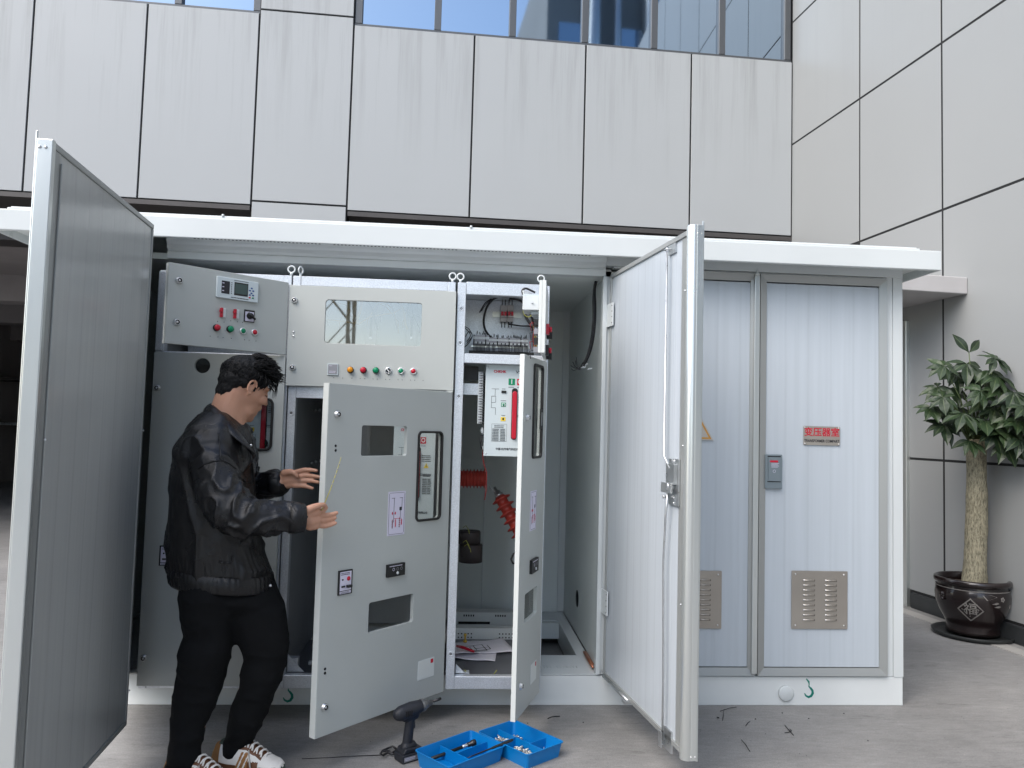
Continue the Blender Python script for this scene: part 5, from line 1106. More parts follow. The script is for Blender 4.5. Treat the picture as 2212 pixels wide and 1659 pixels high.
# ---- hair: cap plus many tapering locks
k=MB(); k.T=TH; rg=random.Random(21)
k.ell((-.020,0,.040),(.098,.080,.088),n=26); k.ell((-.056,0,.008),(.058,.070,.058),n=20); k.ell((.018,0,.075),(.068,.060,.050),n=20); k.ell((-.068,0,-.036),(.035,.053,.052),n=20)
for s in(1,-1): k.ell((.020,.050*s,.038),(.038,.026,.034)); k.ell((-.03,.060*s,.022),(.034,.02,.038)); cap(k,(.017,.068*s,.02),(.014,.068*s,-.010),.007,.004,8)
def hbump(c,n): 
    return .0035*noise.noise(c*70)+.002*noise.noise(Vector((c.x*60,c.y*200,c.z*60)))
hair=fuse(k,'hair',M['hair'],man,.0045,3,hbump)
k=MB(); k.T=TH
for i in range(1700):
    # root on the scalp
    th=rg.uniform(-PI,PI); ph=rg.uniform(.0,1.75); dx=math.sin(ph)*math.cos(th); dy=math.sin(ph)*math.sin(th); dz_=math.cos(ph)
    root=Vector((-.014+.102*dx,.080*dy,.040+.092*dz_))
    if root.x>.055 and root.z<.06: continue
    if root.z<.03 and root.x>-.02: continue
    nrm=Vector((dx/.1,dy/.08,dz_/.09)).normalized()
    front=max(0,min(1,(root.x+.03)/.11))
    flow=(Vector((.9,.12*dy,.15)) if root.z>.07 else Vector((-.25,0,-1 if ph>1 else -.3))).normalized()
    L=rg.uniform(.022,.040)*(1+.75*front) if root.z>.05 else rg.uniform(.012,.022)
    lift=.45+.5*front if root.z>.06 else .10
    if root.x<-.035: lift=.02; flow=Vector((-.12,0,-1)); L*=.7
    d=(flow+nrm*lift+Vector((rg.uniform(-.25,.25),rg.uniform(-.3,.3),rg.uniform(-.10,.14)))).normalized()
    tip=root+d*L+Vector((0,0,-.014*front*rg.random()))
    mid=root+d*L*.5+nrm*L*.14
    k.tube([root-nrm*.006,mid,tip],[rg.uniform(.0018,.0032),rg.uniform(.0014,.0024),.0003],None,5)
for i in range(130):   # fringe falling forward over the brow
    y=rg.uniform(-.058,.058); root=Vector((.060+.018*(1-abs(y)/.06),y,.088-.02*abs(y)/.06)); tip=root+Vector((rg.uniform(.018,.04),rg.uniform(-.014,.006),rg.uniform(-.034,.012)))
    mid=root+(tip-root)*.5+Vector((.012,0,.012)); k.tube([root,mid,tip],[.0026,.0020,.0003],None,5)
adopt(k.build('hair_locks',M['hair']),man)
# ---- trousers
def seg(k,L,n=18):
    for i in range(len(L)-1): cap(k,L[i][0],L[i+1][0],L[i][1],L[i+1][1],n)
sc=lambda px,Y: px*Y/1650
k=MB()
wa=[(pt(476,1225,Y=3.06),.13),(pt(486,1280,Y=3.06),.14)]; seg(k,wa); k.ell(pt(492,1288,Y=3.06),(.178,.138,.080)); k.ell(pt(548,1298,Y=3.06),(.08,.11,.08))
LG1=[(448,1290,60,3.0),(447,1340,54,2.99),(452,1375,50,2.99),(443,1413,54,2.98),(436,1453,51,2.98),(421,1510,45,2.97),(407,1562,37,2.95),(401,1600,35.5,2.94),(396,1640,34.5,2.93),(393,1672,31,2.93),(392,1695,27,2.93)]
LG2=[(530,1290,70,3.10),(556,1330,60,3.07),(566,1365,56,3.06),(574,1395,50,3.06),(576,1421,44,3.06),(565,1459,43.5,3.06),(552,1502,38,3.06),(532,1551,37.5,3.07),(518,1588,31,3.07),(509,1612,22,3.07),(505,1640,19,3.07)]
for LG in(LG1,LG2): seg(k,[(pt(x,y,Y=Y),sc(r,Y)) for x,y,r,Y in LG])
def tfold(c,n):
    low=max(0,min(1,(.55-c.z)/.4)); a=noise.noise(Vector((c.x*9,c.y*9,c.z*26)))*.007*low+noise.noise(Vector((c.x*14,c.y*14,c.z*7)))*.004
    r=1-abs(noise.noise(Vector((c.x*6+c.z*8,c.y*6,c.z*13)))) ; return a+.005*(r**6)-.003
tr=fuse(k,'trousers',M['trouser'],man,.007,5,tfold)
for c,r,Y in((pt(393,1668,Y=2.93),sc(33,3),2.93),(pt(508,1614,Y=3.07),sc(24,3.1),3.07)):
    k=MB(); k.lathe([(r*.93,-.03),(r*1.03,-.022),(r*1.05,.0),(r*1.04,.02),(r*.96,.03)],None,30,T=Matrix.Translation(c)@Matrix.Rotation(.12,4,'Y')); o=k.build('cuff',M['trouser']); adopt(o,tr)
# ---- jacket
k=MB()
rings=[(1252,380,583),(1230,369,580),(1190,367,567),(1130,368,557),(1070,373,552),(1020,378,551),(980,384,550),(950,398,545),(925,414,532),(905,432,518),(890,446,505)]
vs=[];fs=[];n=36
for i,(y,xa,xb) in enumerate(rings):
    t=i/(len(rings)-1); a=pt(xa,y+ (0 if i else -6),Y=3.06); b=pt(xb,y+(6 if i==0 else 0),Y=3.10); c=(a+b)/2; hw=(b-a).length/2; dpt=[.150,.165,.172,.178,.182,.19,.20,.198,.175,.12,.08][i]
    for j in range(n):
        th=2*PI*j/n; ct,st=math.cos(th),math.sin(th); e=.86; x=abs(ct)**e*(1 if ct>0 else -1); y_=abs(st)**e*(1 if st>0 else -1)
        vs.append(c+Vector((hw*x*.99,dpt*y_,(b.z-a.z)/2*x)))
for i in range(len(rings)-1):
    for j in range(n): q=(j+1)%n; fs.append((i*n+j,i*n+q,(i+1)*n+q,(i+1)*n+j))
fs.append(tuple(range(n-1,-1,-1))); fs.append(tuple((len(rings)-1)*n+j for j in range(n)))
k.add(vs,fs)
# sleeves
seg(k,[(pt(456,965,Y=2.98),.080),(pt(462,1010,Y=2.92),.086),(pt(475,1060,Y=2.875),.084),(pt(497,1103,Y=2.845),.080),(pt(530,1119,Y=2.845),.073),(pt(575,1120,Y=2.865),.064),(pt(612,1118,Y=2.885),.054),(pt(634,1117,Y=2.90),.049)])
seg(k,[(pt(490,965,Y=3.20),.085),(pt(505,1020,Y=3.27),.085),(pt(535,1062,Y=3.31),.078),(pt(565,1056,Y=3.29),.062),(pt(590,1046,Y=3.27),.054),(pt(600,1043,Y=3.262),.050)])
elp=pt(510,1118,Y=2.80)
def ridge(v,p=3): return (1-abs(noise.noise(v))*1.6)
def fold(c,n):
    arm=max(0,1-max(0,(c-elp).length-.05)/.16); 
    body_=noise.noise(Vector((c.x*11,c.y*11,c.z*3.2)))*.011+max(0,ridge(Vector((c.x*8+c.z*3,c.y*8,c.z*5+3))))**5*.012
    d=Vector((c.x*16+c.z*9,c.y*14,c.z*15-c.x*8)); sl=max(0,ridge(d))**3*.017-.006+noise.noise(c*34)*.003
    fore=1 if (c.x>elp.x-.03 and abs(c.z-elp.z)<.12 and c.y<3.0) or (c.y>3.18 and c.x>pt(545,1050,Y=3.25).x) else 0
    w=max(arm,fore*.9); fine=noise.noise(Vector((c.x*40,c.y*40,c.z*18)))*.0016
    hem=0
    if c.z<.88: hem=.0022*math.sin(math.atan2(c.y-3.07,c.x+.95)*60+4*noise.noise(c*9))*(1-min(1,abs(c.z-.80)/.06))
    return body_*(1-w)+sl*w+fine+hem
jk=fuse(k,'jacket',M['leather'],man,.0065,3,fold)
# cuffs
def band(c0,c1,r0,r1,par,name='cuff'):
    k=MB(); a=Vector(c0);b=Vector(c1);T=Matrix.Translation(a)@(b-a).to_track_quat('Z','Y').to_matrix().to_4x4(); L=(b-a).length
    k.lathe([(r0*.8,0),(r0,.003),(r0*1.01,L*.5),(r1,L-.004),(r1*.97,L),(r1*.82,L-.001),(r1*.78,L-.03)],M['leather'],32,T=T); o=k.build(name,M['leather']); adopt(o,par); return T,L
T,L=band(pt(622,1119,Y=2.893),pt(658,1118,Y=2.915),.057,.0525,jk)
k=MB(); q=pt(644,1146,Y=2.885); k.ell(q,(.006,.004,.006),M['chrome'],n=10); adopt(k.build('snap',M['chrome']),jk)
band(pt(590,1047,Y=3.268),pt(613,1041,Y=3.252),.056,.048,jk)
# gathered hem band
k=MB(); vs=[];fs=[]; n=180; rows=[(1226,.0,.985),(1231,.2,1.02),(1246,.5,1.03),(1258,.8,1.02),(1264,1,.985),(1262,1,.93)]
for i,(y,t_,sc_) in enumerate(rows):
    a=pt(370,y-7,Y=3.06); b=pt(586,y+11,Y=3.10); c=(a+b)/2; hw=(b-a).length/2
    for j in range(n):
        th=2*PI*j/n; g_=1+.014*math.sin(th*58+2.5*math.sin(th*7))*math.sin(PI*min(1,t_+.1)); x=math.cos(th); y_=math.sin(th); x=abs(x)**.86*(1 if x>0 else -1); y_=abs(y_)**.86*(1 if y_>0 else -1)
        vs.append(c+Vector((hw*x*sc_*g_,.168*y_*sc_*g_,(b.z-a.z)/2*x)))
for i in range(len(rows)-1):
    for j in range(n): q=(j+1)%n; fs.append((i*n+j,i*n+q,(i+1)*n+q,(i+1)*n+j))
k.add(vs,fs,M['leather'],True); adopt(k.build('hem_band',M['leather']),jk)
# collar: folded leather flap round the neck
k=MB()
cp=[(540,966,2.985),(520,938,2.975),(498,912,2.98),(476,890,2.995),(459,876,3.04),(455,872,3.09),(462,872,3.15),(485,884,3.19),(512,905,3.2),(535,935,3.19)]
lo=[(556,985,2.97),(534,968,2.935),(508,948,2.93),(480,926,2.94),(452,905,2.98),(436,893,3.07),(440,893,3.18),(470,905,3.25),(510,925,3.25),(545,955,3.22)]
vs=[];m_=5
A=[pt(x,y,Y=Y) for x,y,Y in cp]; B=[pt(x,y,Y=Y) for x,y,Y in lo]; fs=[]
for i in range(len(A)):
    for j in range(m_+1):
        t=j/m_; q=A[i].lerp(B[i],t)+Vector((-.003,-.006,.006))*math.sin(t*PI); vs.append(q)
for i in range(len(A)-1):
    for j in range(m_): a=i*(m_+1)+j; fs.append((a,a+1,a+m_+2,a+m_+1))
k.add(vs,fs,M['leather'],True); o=k.build('collar',M['leather']); so_=o.modifiers.new('s','SOLIDIFY'); so_.thickness=.009; so_.offset=0; sb_=o.modifiers.new('b','SUBSURF'); sb_.levels=1; sb_.render_levels=2; adopt(o,jk)
k=MB(); 
inner=[Vector(a)+Vector((.012,.012,-.012)) for a in A]; 
vs=[];fs=[]
for i in range(len(A)): vs+= [A[i],inner[i]+Vector((0,0,-.03))]
for i in range(len(A)-1): fs.append((2*i,2*i+1,2*i+3,2*i+2))
k.add(vs,fs,M['leather'],True); o=k.build('collar_stand',M['leather']); so_=o.modifiers.new('s','SOLIDIFY'); so_.thickness=.004; adopt(o,jk)
# pocket flap, seams, placket, snaps (raised stitched edges sitting on the leather)
from mathutils.bvhtree import BVHTree
bv=BVHTree.FromPolygons([v.co.copy() for v in jk.data.vertices],[list(p.vertices) for p in jk.data.polygons])
def onj(px,py,off=.001):
    d=ray(px,py).normalized(); h=bv.ray_cast(CAM,d); return (h[0]-d*off) if h[0] is not None else pt(px,py,Y=3.0)
def seam(pts,r=.0030,name='seam',mm=None):
    Q=[]
    for (x0,y0),(x1,y1) in zip(pts,pts[1:]):
        for t in(0,.2,.4,.6,.8): Q.append(onj(x0+(x1-x0)*t,y0+(y1-y0)*t))
    Q.append(onj(*pts[-1])); k=MB(); k.tube(Q,r,mm or M['leather'],n=6); adopt(k.build(name,mm or M['leather']),jk)
seam([(426,1013),(440,1003),(460,996),(480,994),(496,1001),(510,1012)]); seam([(472,935),(475,960),(477,995)])
seam([(512,1018),(518,1030),(530,1040),(541,1043)],.003,'pocket_edge'); seam([(472,1213),(485,1217),(500,1215),(503,1200)],.004,'pocket_welt'); seam([(541,975),(546,1010),(549,1045)],.004,'placket')
for px,py in((536,966),(542,962),(584,1265)):
    k=MB(); k.ell(onj(px,py,.002),(.0055,.004,.0055),M['chrome'],n=10); adopt(k.build('snap',M['chrome']),jk)
# ---- shoes
def shoe(T,par,lace=True):
    L=.285; k=MB(); k.T=T; N=130; m_=54
    def H(t):
        P_=[(0,.062),(.04,.088),(.12,.102),(.25,.092),(.38,.097),(.5,.098),(.62,.078),(.75,.056),(.88,.045),(.96,.034),(1,.012)]
        for (a,b),(c,d) in zip(P_,P_[1:]):
            if t<=c: u=(t-a)/(c-a); u=u*u*(3-2*u); return b+(d-b)*u
        return .012
    def Wd(t): return .036+.016*math.sin(min(1,t*1.25)*PI*.55) if t<.8 else (.052*math.sqrt(max(0,1-((t-.8)/.205)**2))+.001)
    vs=[];zs_=.028
    for i in range(N+1):
        t=i/N; h=H(t);w=Wd(t)*(.75+.25*min(1,t*8))
        for j in range(m_+1):
            a=PI*j/m_; c,s=math.cos(a),math.sin(a); vs.append((t*L,w*abs(c)**.75*(1 if c>0 else -1),zs_+h*s**.85*(1-.0*abs(c))))
    mats_=[M['whites'],M['tan'],M['brown'],M['greens'],M['sole']]
    for i in range(N):
        for j in range(m_):
            t=(i+.5)/N; a=PI*(j+.5)/m_; s=math.sin(a); z=H(t)*s**.85; up=s>.93
            mm=M['whites']
            if t<.13: mm=M['tan']
            if z<.028 and t<.93: mm=M['brown']
            if .36+z*1.3<t<.58+z*.2 and z<.075 and not up: 
                mm=M['tan']; q=(t-.36-z*1.3)/.052
                if .62<(q%1.35)<.99: mm=M['whites']
            if .55+z*.2<=t<.70-z*.0 and not up: mm=M['brown'] if z<.045 else M['whites']
            if t>.90 and z<.022: mm=M['greens']
            if s>.80 and .40<t<.72: mm=M['brown']
            if s>.86 and t<.40: mm=M['greens'] if (t>.1) else M['tan']
            k.add([vs[i*(m_+1)+j],vs[(i+1)*(m_+1)+j],vs[(i+1)*(m_+1)+j+1],vs[i*(m_+1)+j+1]],[(0,1,2,3)],mm,True)
    o=k.build('upper',M['whites'])
    bm=bmesh.new(); bm.from_mesh(o.data); bmesh.ops.remove_doubles(bm,verts=bm.verts,dist=.0003); bmesh.ops.recalc_face_normals(bm,faces=bm.faces); bm.to_mesh(o.data); bm.free(); adopt(o,par)
    k=MB(); k.T=T; vs=[];fs=[]; m2=40; prof=[(0,.97),(.010,1.02),(.020,.99),(.022,1.03),(.034,1.0)]
    for z,sc_ in prof:
        for j in range(m2):
            a=2*PI*j/m2; c,s=math.cos(a),math.sin(a); x=L*(.5+.515*(abs(c)**.9)*(1 if c>0 else -1)); t=max(0.02,min(.98,x/L)); w=Wd(t)*(.9 if t<.1 else 1)+.005
            vs.append((L*.5+(x-L*.5)*sc_,w*s*sc_*min(1,1.0),z+ (.006*max(0,(t-.85)/.15) if z<.02 else 0)))
    for i in range(len(prof)-1):
        for j in range(m2): q=(j+1)%m2; fs.append((i*m2+j,i*m2+q,(i+1)*m2+q,(i+1)*m2+j))
    fs.append(tuple(range(m2-1,-1,-1))); fs.append(tuple((len(prof)-1)*m2+j for j in range(m2))); k.add(vs,fs,M['sole'],True); adopt(k.build('sole',M['sole']),par)
    if lace:
        k=MB(); k.T=T
        k.tube([(.125,0,.118),(.115,0,.145),(.105,.0,.165)],[.024,.027,.02],M['brown'],n=12,flat=.35); adopt(k.build('tongue',M['brown']),par)
        k=MB(); k.T=T
        for i in range(5):
            x=.140+.018*i; z=zs_+H(x/L)+.003; k.tube([(x-.004,-.026,z-.012),(x,-.012,z+.001),(x+.004,0,z+.003),(x+.008,.012,z+.001),(x+.01,.026,z-.012)],.0036,M['whites'],n=7); k.tube([(x+.008,-.026,z-.014),(x+.004,-.012,z),(x,.012,z+.001),(x-.002,.026,z-.012)],.0036,M['whites'],n=7)
        for s,q in((1,.05),(-1,.04)):
            k.tube([(.138,0,.128),(.125,-.012,.14),(.105,-.03*s,.128),(.10,-.035*s,.112),(.125,-.02*s,.118),(.138,0,.128)],.0028,M['whites'],n=6); k.tube([(.138,0,.128),(.16,-.04,.10),(.175,-.056,.06),(.185,-.058,.04)],.0028,M['whites'],n=6)
        adopt(k.build('laces',M['whites']),par)
def footT(h,t):
    a=Vector(h);b=Vector(t); d=(b-a); d.z=0; return Matrix.Translation((a.x,a.y,0))@Matrix.Rotation(math.atan2(d.y,d.x),4,'Z')
h=pt(462,1668,Z=0); t=pt(612,1684,Z=0)
for nm,T in(('shoe',footT(h,t)),('shoe',footT(pt(358,1700,Z=0),pt(500,1722,Z=0)))):
    e=bpy.data.objects.new(nm,None); COL.objects.link(e); e.location=T.translation; WL[e.name]=Matrix.Translation(T.translation); adopt(e,man); e.matrix_parent_inverse=Matrix.Translation(-Vector((-.85,3.05,0)))
    shoe(T,e)
# the yellow graduated strip he holds
t=thing('yellow_strip','thin yellowish stiff strip pinched in the near hand of the man','strip',tuple(pt(697,1090,Y=2.945)))
k=MB(); a=pt(698,1094,Y=2.95); b=pt(737,988,Y=3.02); k.tube([a-(b-a)*.08,a.lerp(b,.35)+Vector((.004,0,0)),a.lerp(b,.7)+Vector((.003,0,0)),b],[.0022,.002,.0018,.001],M['tape'],n=6); k.build('strip',M['tape'],t)
k=MB()
for i in range(5): q=a.lerp(b,.45+.1*i)+Vector((.0035,-.001,0)); k.ell(q,(.0024,.0022,.004),M['bracket'],n=6)
k.build('marking_dots',M['bracket'],t)
# ================================================================ POTTED TREES
POTC=pt(2101,1369,Z=.012); 
def pot_r(z):
    P_=[(0,.165),(.03,.168),(.045,.160),(.08,.172),(.14,.205),(.20,.226),(.26,.232),(.30,.226),(.325,.216),(.335,.222)]
    for (a,b),(c,d) in zip(P_,P_[1:]):
        if z<=c: return b+(d-b)*(z-a)/(c-a)
    return .22
def leaflet(k,T,L,wid,droop,tint,tl,tn):
    n=7; vs=[]; 
    prof=[0,.35,.72,.95,1,.78,.40,.02]
    for i in range(n+1):
        t=i/n; w=wid*prof[i]*.5; x=L*t; z=-droop*t*t*L; 
        for y,dz in((-w,.22*w),(-w*.06-.0006,0),(w*.06+.0006,0),(w,.22*w)): vs.append((x,y,z+dz+(.004*math.sin(t*9+y*40) if abs(y)>w*.5 else 0)))
    a=len(k.v)
    for i in range(n):
        for j,mm in((0,M['leaf']),(1,M['vein']),(2,M['leaf'])):
            k.add([vs[i*4+j],vs[i*4+4+j],vs[i*4+5+j],vs[i*4+j+1]],[(0,1,2,3)],mm,True,T)
    tn.extend([tint]*(len(k.v)-a))
def hand_leaf(k,c,axis,up,n,L,tn,rg):
    """leaflets fanned round the stalk end; axis = where the fan points, up = leaf surface normal"""
    z=up.normalized(); x=(axis-z*axis.dot(z)).normalized(); y=z.cross(x)
    base=rg.random()
    for i in range(n):
        a=(i-(n-1)/2)*(2.0 if n>5 else 1.5)*PI/ n*.62+rg.uniform(-.12,.12)
        l=L*(1-.28*abs(i-(n-1)/2)/(n/2))*rg.uniform(.9,1.08)
        d=(x*math.cos(a)+y*math.sin(a)).normalized(); w=z.cross(d)
        zz=(z+w*rg.uniform(-.25,.25)).normalized(); w=zz.cross(d).normalized(); zz=d.cross(w)
        T=Matrix(((d.x,w.x,zz.x,c.x),(d.y,w.y,zz.y,c.y),(d.z,w.z,zz.z,c.z),(0,0,0,1)))
        leaflet(k,T,l,l*rg.uniform(.36,.44),rg.uniform(.15,.5),min(1,max(0,base*.75+rg.uniform(0,.3))),None,tn)
def potted(seed,label,rotz):
    rg=random.Random(seed); t=thing('potted_tree',label,'potted tree',tuple(POTC),group='potted money trees along the side wall')
    T=Matrix.Translation(POTC)@Matrix.Translation((0,0,.016))
    k=MB(); k.T=T
    k.lathe([(0,0),(.165,0),(.168,.02),(.160,.045),(.172,.08),(.205,.14),(.226,.20),(.232,.26),(.226,.30),(.214,.326),(.216,.332),(.236,.338),(.240,.352),(.236,.368),(.222,.374),(.208,.368),(.206,.33),(.205,.30)],M['glaze'],56)
    for s in(-1,1):       # lion-head lugs
        a=math.radians(180+5) if s<0 else math.radians(-5); c=Vector((.232*math.cos(a),.232*math.sin(a),.25)); k.ell(c,(.018,.022,.03),n=12); k.ell(c+Vector((.008*s,-.01,-.02)),(.010,.012,.012),n=10); k.ell(c+Vector((.006*s,-.014,.014)),(.008,.01,.01),n=10)
    k.build('pot',M['glaze'],t); pot=bpy.data.objects[-1] if 0 else None
    # band and relief
    k=MB(); k.T=T; k.lathe([(.2275,.306),(.2300,.309),(.2275,.312)],M['emboss'],56)
    def wrap(me,a0,z0,off=.0015,mm=M['emboss']):
        vs=[];
        for v in me.vertices:
            zz=z0+v.co.z; r=pot_r(zz)+off-v.co.y; a=a0+v.co.x/pot_r(zz); vs.append((r*math.cos(a),r*math.sin(a),zz))
        k.add(vs,[list(p.vertices) for p in me.polygons],mm,False); bpy.data.meshes.remove(me)
    af=math.radians(-128)
    def dia(s): 
        o=[]; c=[(s,0),(0,s),(-s,0),(0,-s)]
        for i in range(4):
            a,b=c[i],c[(i+1)%4]
            for q in range(8): o.append((a[0]+(b[0]-a[0])*q/8,a[1]+(b[1]-a[1])*q/8))
        return o
    wrap(sheet([dia(.080),dia(.070)],.002),af,.185); wrap(text('福',.085,.001,ex=.001),af,.187)
    for i in range(26):
        s=.055; a=rg.uniform(-s,s); b=rg.uniform(-(s-abs(a)),s-abs(a))
        if abs(a)+abs(b)>.042: wrap(sheet([circ(a,b,.0035,6)],.0015),af,.185)
    ab=math.radians(-88)
    for i in range(5): q=2*PI*i/5; wrap(sheet([circ(.02+.011*math.cos(q),.265-.225+.011*math.sin(q),.0065,8)],.002),ab+.12,.225)
    wrap(sheet([[(-.055,.02),(.0,.026),(.04,.012),(.0,-.002),(-.03,-.012)]],.002),ab-.15,.27); wrap(sheet([[(-.02,.0),(.012,.012),(.03,.006),(.01,-.002)]],.002),ab-.05,.235); wrap(sheet([[(-.02,.0),(.012,.010),(.03,.004),(.01,-.004)]],.002),ab+.02,.215)
    for i in range(5): q=2*PI*i/5; wrap(sheet([circ(.01*math.cos(q),.01*math.sin(q),.006,8)],.002),ab+.62,.21)
    rl=k.build('relief_pattern',M['emboss']); adopt(rl,t)
    k=MB(); k.T=T; k.lathe([(0,.325),(.1,.328),(.19,.320),(.2055,.316)],M['soil'],40); k.build('soil',M['soil'],t)
    # trunk
    k=MB(); k.T=T; pts=[];rs=[]; n=26; base=Vector((.012,0,.30)); top=Vector((.045,0,1.33)) 
    for i in range(n+1):
        u=i/n; c=base.lerp(top,u)+Vector((.012*math.sin(u*4.2),.006*math.sin(u*5),0)); r=.074*(1-.10*u)-.008*u*u+.006*noise.noise(Vector((u*6,seed,0)))+(.012*(1-u/.12) if u<.12 else 0)
        pts.append(c);rs.append(r)
    k.tube(pts,rs,M['bark'],n=28); 
    o=k.build('trunk',M['bark'],t)
    for v in o.data.vertices: v.co+=v.normal*.004*noise.noise(v.co*22)
    ctr=T@top
    # branches and leaf hands: positions taken over the real crown
    k=MB(); kb=MB(); tn=[]
    P_=[(2093,762,0),(2088,785,.0),(2038,790,-.05),(2152,812,-.15),(2036,858,-.12),(2118,845,-.2),(2038,917,-.1),(2080,893,-.22),(2130,910,-.22),(2146,934,-.25),(2094,952,-.2),(2198,907,-.1),(2201,948,-.15),(2177,862,.05),(2066,807,.1),(2190,848,.12),(2053,838,.18),(2110,820,.2),(2150,880,.2),(2090,920,.2),(2135,800,.22),(2215,880,.1),(2170,925,.15),(2150,775,.0),(2185,905,-.1),(2170,960,-.1),(2050,890,.0),(2065,880,.22),(2125,870,0),(2160,840,-.05),(2012,880,-.05),(2025,838,.0)]
    for i,(x,y,dy) in enumerate(P_):
        u_=FR.uz(x,y,-.10)[0]; wy=(FR.a+FR.d*u_-FR.n*.10).y; c=pt(x,y,Y=min(POTC.y+dy*.85,wy-.02)); out=(c-(ctr+Vector((0,0,.05)))); 
        axis=Vector((out.x*.9,-.25-.25*rg.random(),-.75+out.z*1.0)) if i else Vector((.1,-.1,1))
        if i==0: axis=Vector((.05,-.1,1))
        up=Vector((out.x*.5+rg.uniform(-.2,.2),-.62+rg.uniform(-.2,.2),.75))
        if i==0: up=Vector((0,-1,.1))
        hand_leaf(k,c,axis,up,rg.choice([5,5,6,7]) if i else 2,rg.uniform(.145,.195),tn,rg)
        m_=(ctr.lerp(c,.5))+Vector((0,0,.03)); kb.tube([ctr+Vector((out.x*.15,0,-.02)),m_,c],[.007,.0042,.0028],None,6)
        if i and rg.random()<.35:   # a few upward leaflets at the back of the fan
            hand_leaf(k,c,-axis+Vector((0,0,.9)),up,3,rg.uniform(.11,.15),tn,rg)
    # local frame fixes: leaves are placed in world space
    o=kb.build('branches',mat('green_stalk',(.06,.09,.03),.6),t)
    o=k.build('crown',M['leaf'],t)
    at_=o.data.attributes.new('tint','FLOAT','POINT'); at_.data.foreach_set('value',tn)
    return t
pl=potted(4,'potted tree with glossy hand-shaped leaves in a dark brown glazed pot by the side wall','0')
def saucer(label):
    t=thing('saucer',label,'plant saucer',tuple(POTC),group='saucers under the potted trees'); k=MB(); k.T=Matrix.Translation((POTC.x,POTC.y,0)); k.lathe([(0,.0),(.225,0),(.248,.012),(.256,.03),(.25,.034),(.236,.018),(.21,.014),(0,.012)],M['saucer'],56); k.build('dish',M['saucer'],t); return t
M['saucer']=mat('dark_plastic_saucer',(.02,.022,.022),.45,0,.2,10)
POTC.z=.0; sa=saucer('round black plastic saucer under the pot with the diamond emblem')
def clone(o,off,label):
    r=o.copy(); COL.objects.link(r); r.location=o.location+Vector(off); r['label']=label
    for ch in list(o.children): c=ch.copy(); COL.objects.link(c); c.parent=r
    return r
clone(pl,(.10,-1.10,.0),'second potted tree at the right edge of the photo, only leaf tips showing'); clone(sa,(.10,-1.10,0),'saucer of the second potted tree beyond the right edge')
# ================================================================ TRAYS WITH TOOLS AND SCREWS
def tray(o,ang,label,divs):
    t=thing('parts_tray',label,'tray',(o[0],o[1],0),group='blue parts trays')
    T=Matrix.Translation((o[0],o[1],0))@Matrix.Rotation(ang,4,'Z'); L,Wd,h,e=.300,.207,.058,.0025; s=.010
    # o = left corner ; x along length, y across (to the left hand side of x)
    def wall(k,a,b,inn):    # sloped wall a->b, inn = inward unit
        a=Vector(a);b=Vector(b);i=Vector(inn)
        vs=[a+i*s,b+i*s,b,a]; vs=[Vector((p.x,p.y,z)) for p,z in zip(vs,(.0,.0,h,h))]; vs+= [v+Vector((i.x,i.y,0))*e for v in vs]
        k.add(vs,[(0,1,2,3),(4,7,6,5),(0,4,5,1),(3,2,6,7),(0,3,7,4),(1,5,6,2)],None)
    k=MB(); k.T=T; k.mesh(sheet([rr(s,L-s,s,Wd-s,.012)],.0025),M['tray'],Matrix(((1,0,0,0),(0,0,1,0),(0,1,0,0),(0,0,0,1))))
    me=None
    # walls as one lofted rounded shell
    def loop(x0,x1,y0,y1,r,z): return [Vector((x,y,z)) for x,y in rr(x0,x1,y0,y1,r,5)]
    Ls=[loop(s,L-s,s,Wd-s,.012,.0005),loop(0,L,0,Wd,.014,h),loop(-.004,L+.004,-.004,Wd+.004,.016,h),loop(-.004,L+.004,-.004,Wd+.004,.016,h+.003),loop(.001,L-.001,.001,Wd-.001,.013,h+.003),loop(s+e,L-s-e,s+e,Wd-s-e,.011,.003)]
    n=len(Ls[0]); vs=[v for q in Ls for v in q]; fs=[(i*n+j,i*n+(j+1)%n,(i+1)*n+(j+1)%n,(i+1)*n+j) for i in range(len(Ls)-1) for j in range(n)]
    k.add(vs,fs,M['tray'],False); k.build('body',M['tray'],t)
    for (x0,y0,x1,y1) in divs:
        k=MB(); k.T=T; k.box(x0,x1,y0,y1,.003,.050); k.build('divider',M['tray'],t,bev=.0008,seg=1)
    return T
angA=math.radians(41.2)
TA=tray((.013,2.975),angA,'nearer blue plastic tray with a long socket bar lying in it',[(.135,.006,.1375,.201),(.0,.0,.0,.0)][:1]+[(.1376,.098,.292,.1005)]) if 0 else None
# left corner of A is the far end of its short side: rotate so that x runs 41 deg and y to the left
ax=Vector((math.cos(angA),math.sin(angA))); ay=Vector((-ax.y,ax.x))
cA=Vector((-.122,3.137))-ay*.207; TA=tray((cA.x,cA.y),angA,'nearer left blue plastic tray with a long socket bar lying in it',[(.120,.010,.1225,.197),(.1226,.095,.289,.0975)])
angB=math.radians(-51.5); bx=Vector((math.cos(angB),math.sin(angB))); by=Vector((-bx.y,bx.x))
cB=Vector((.135,3.322)); TB=tray((cB.x,cB.y),angB,'right blue plastic tray holding heaps of small bright screws',[(.011,.102,.289,.1045),(.12,.011,.1225,.1019),(.205,.1046,.2075,.196)])
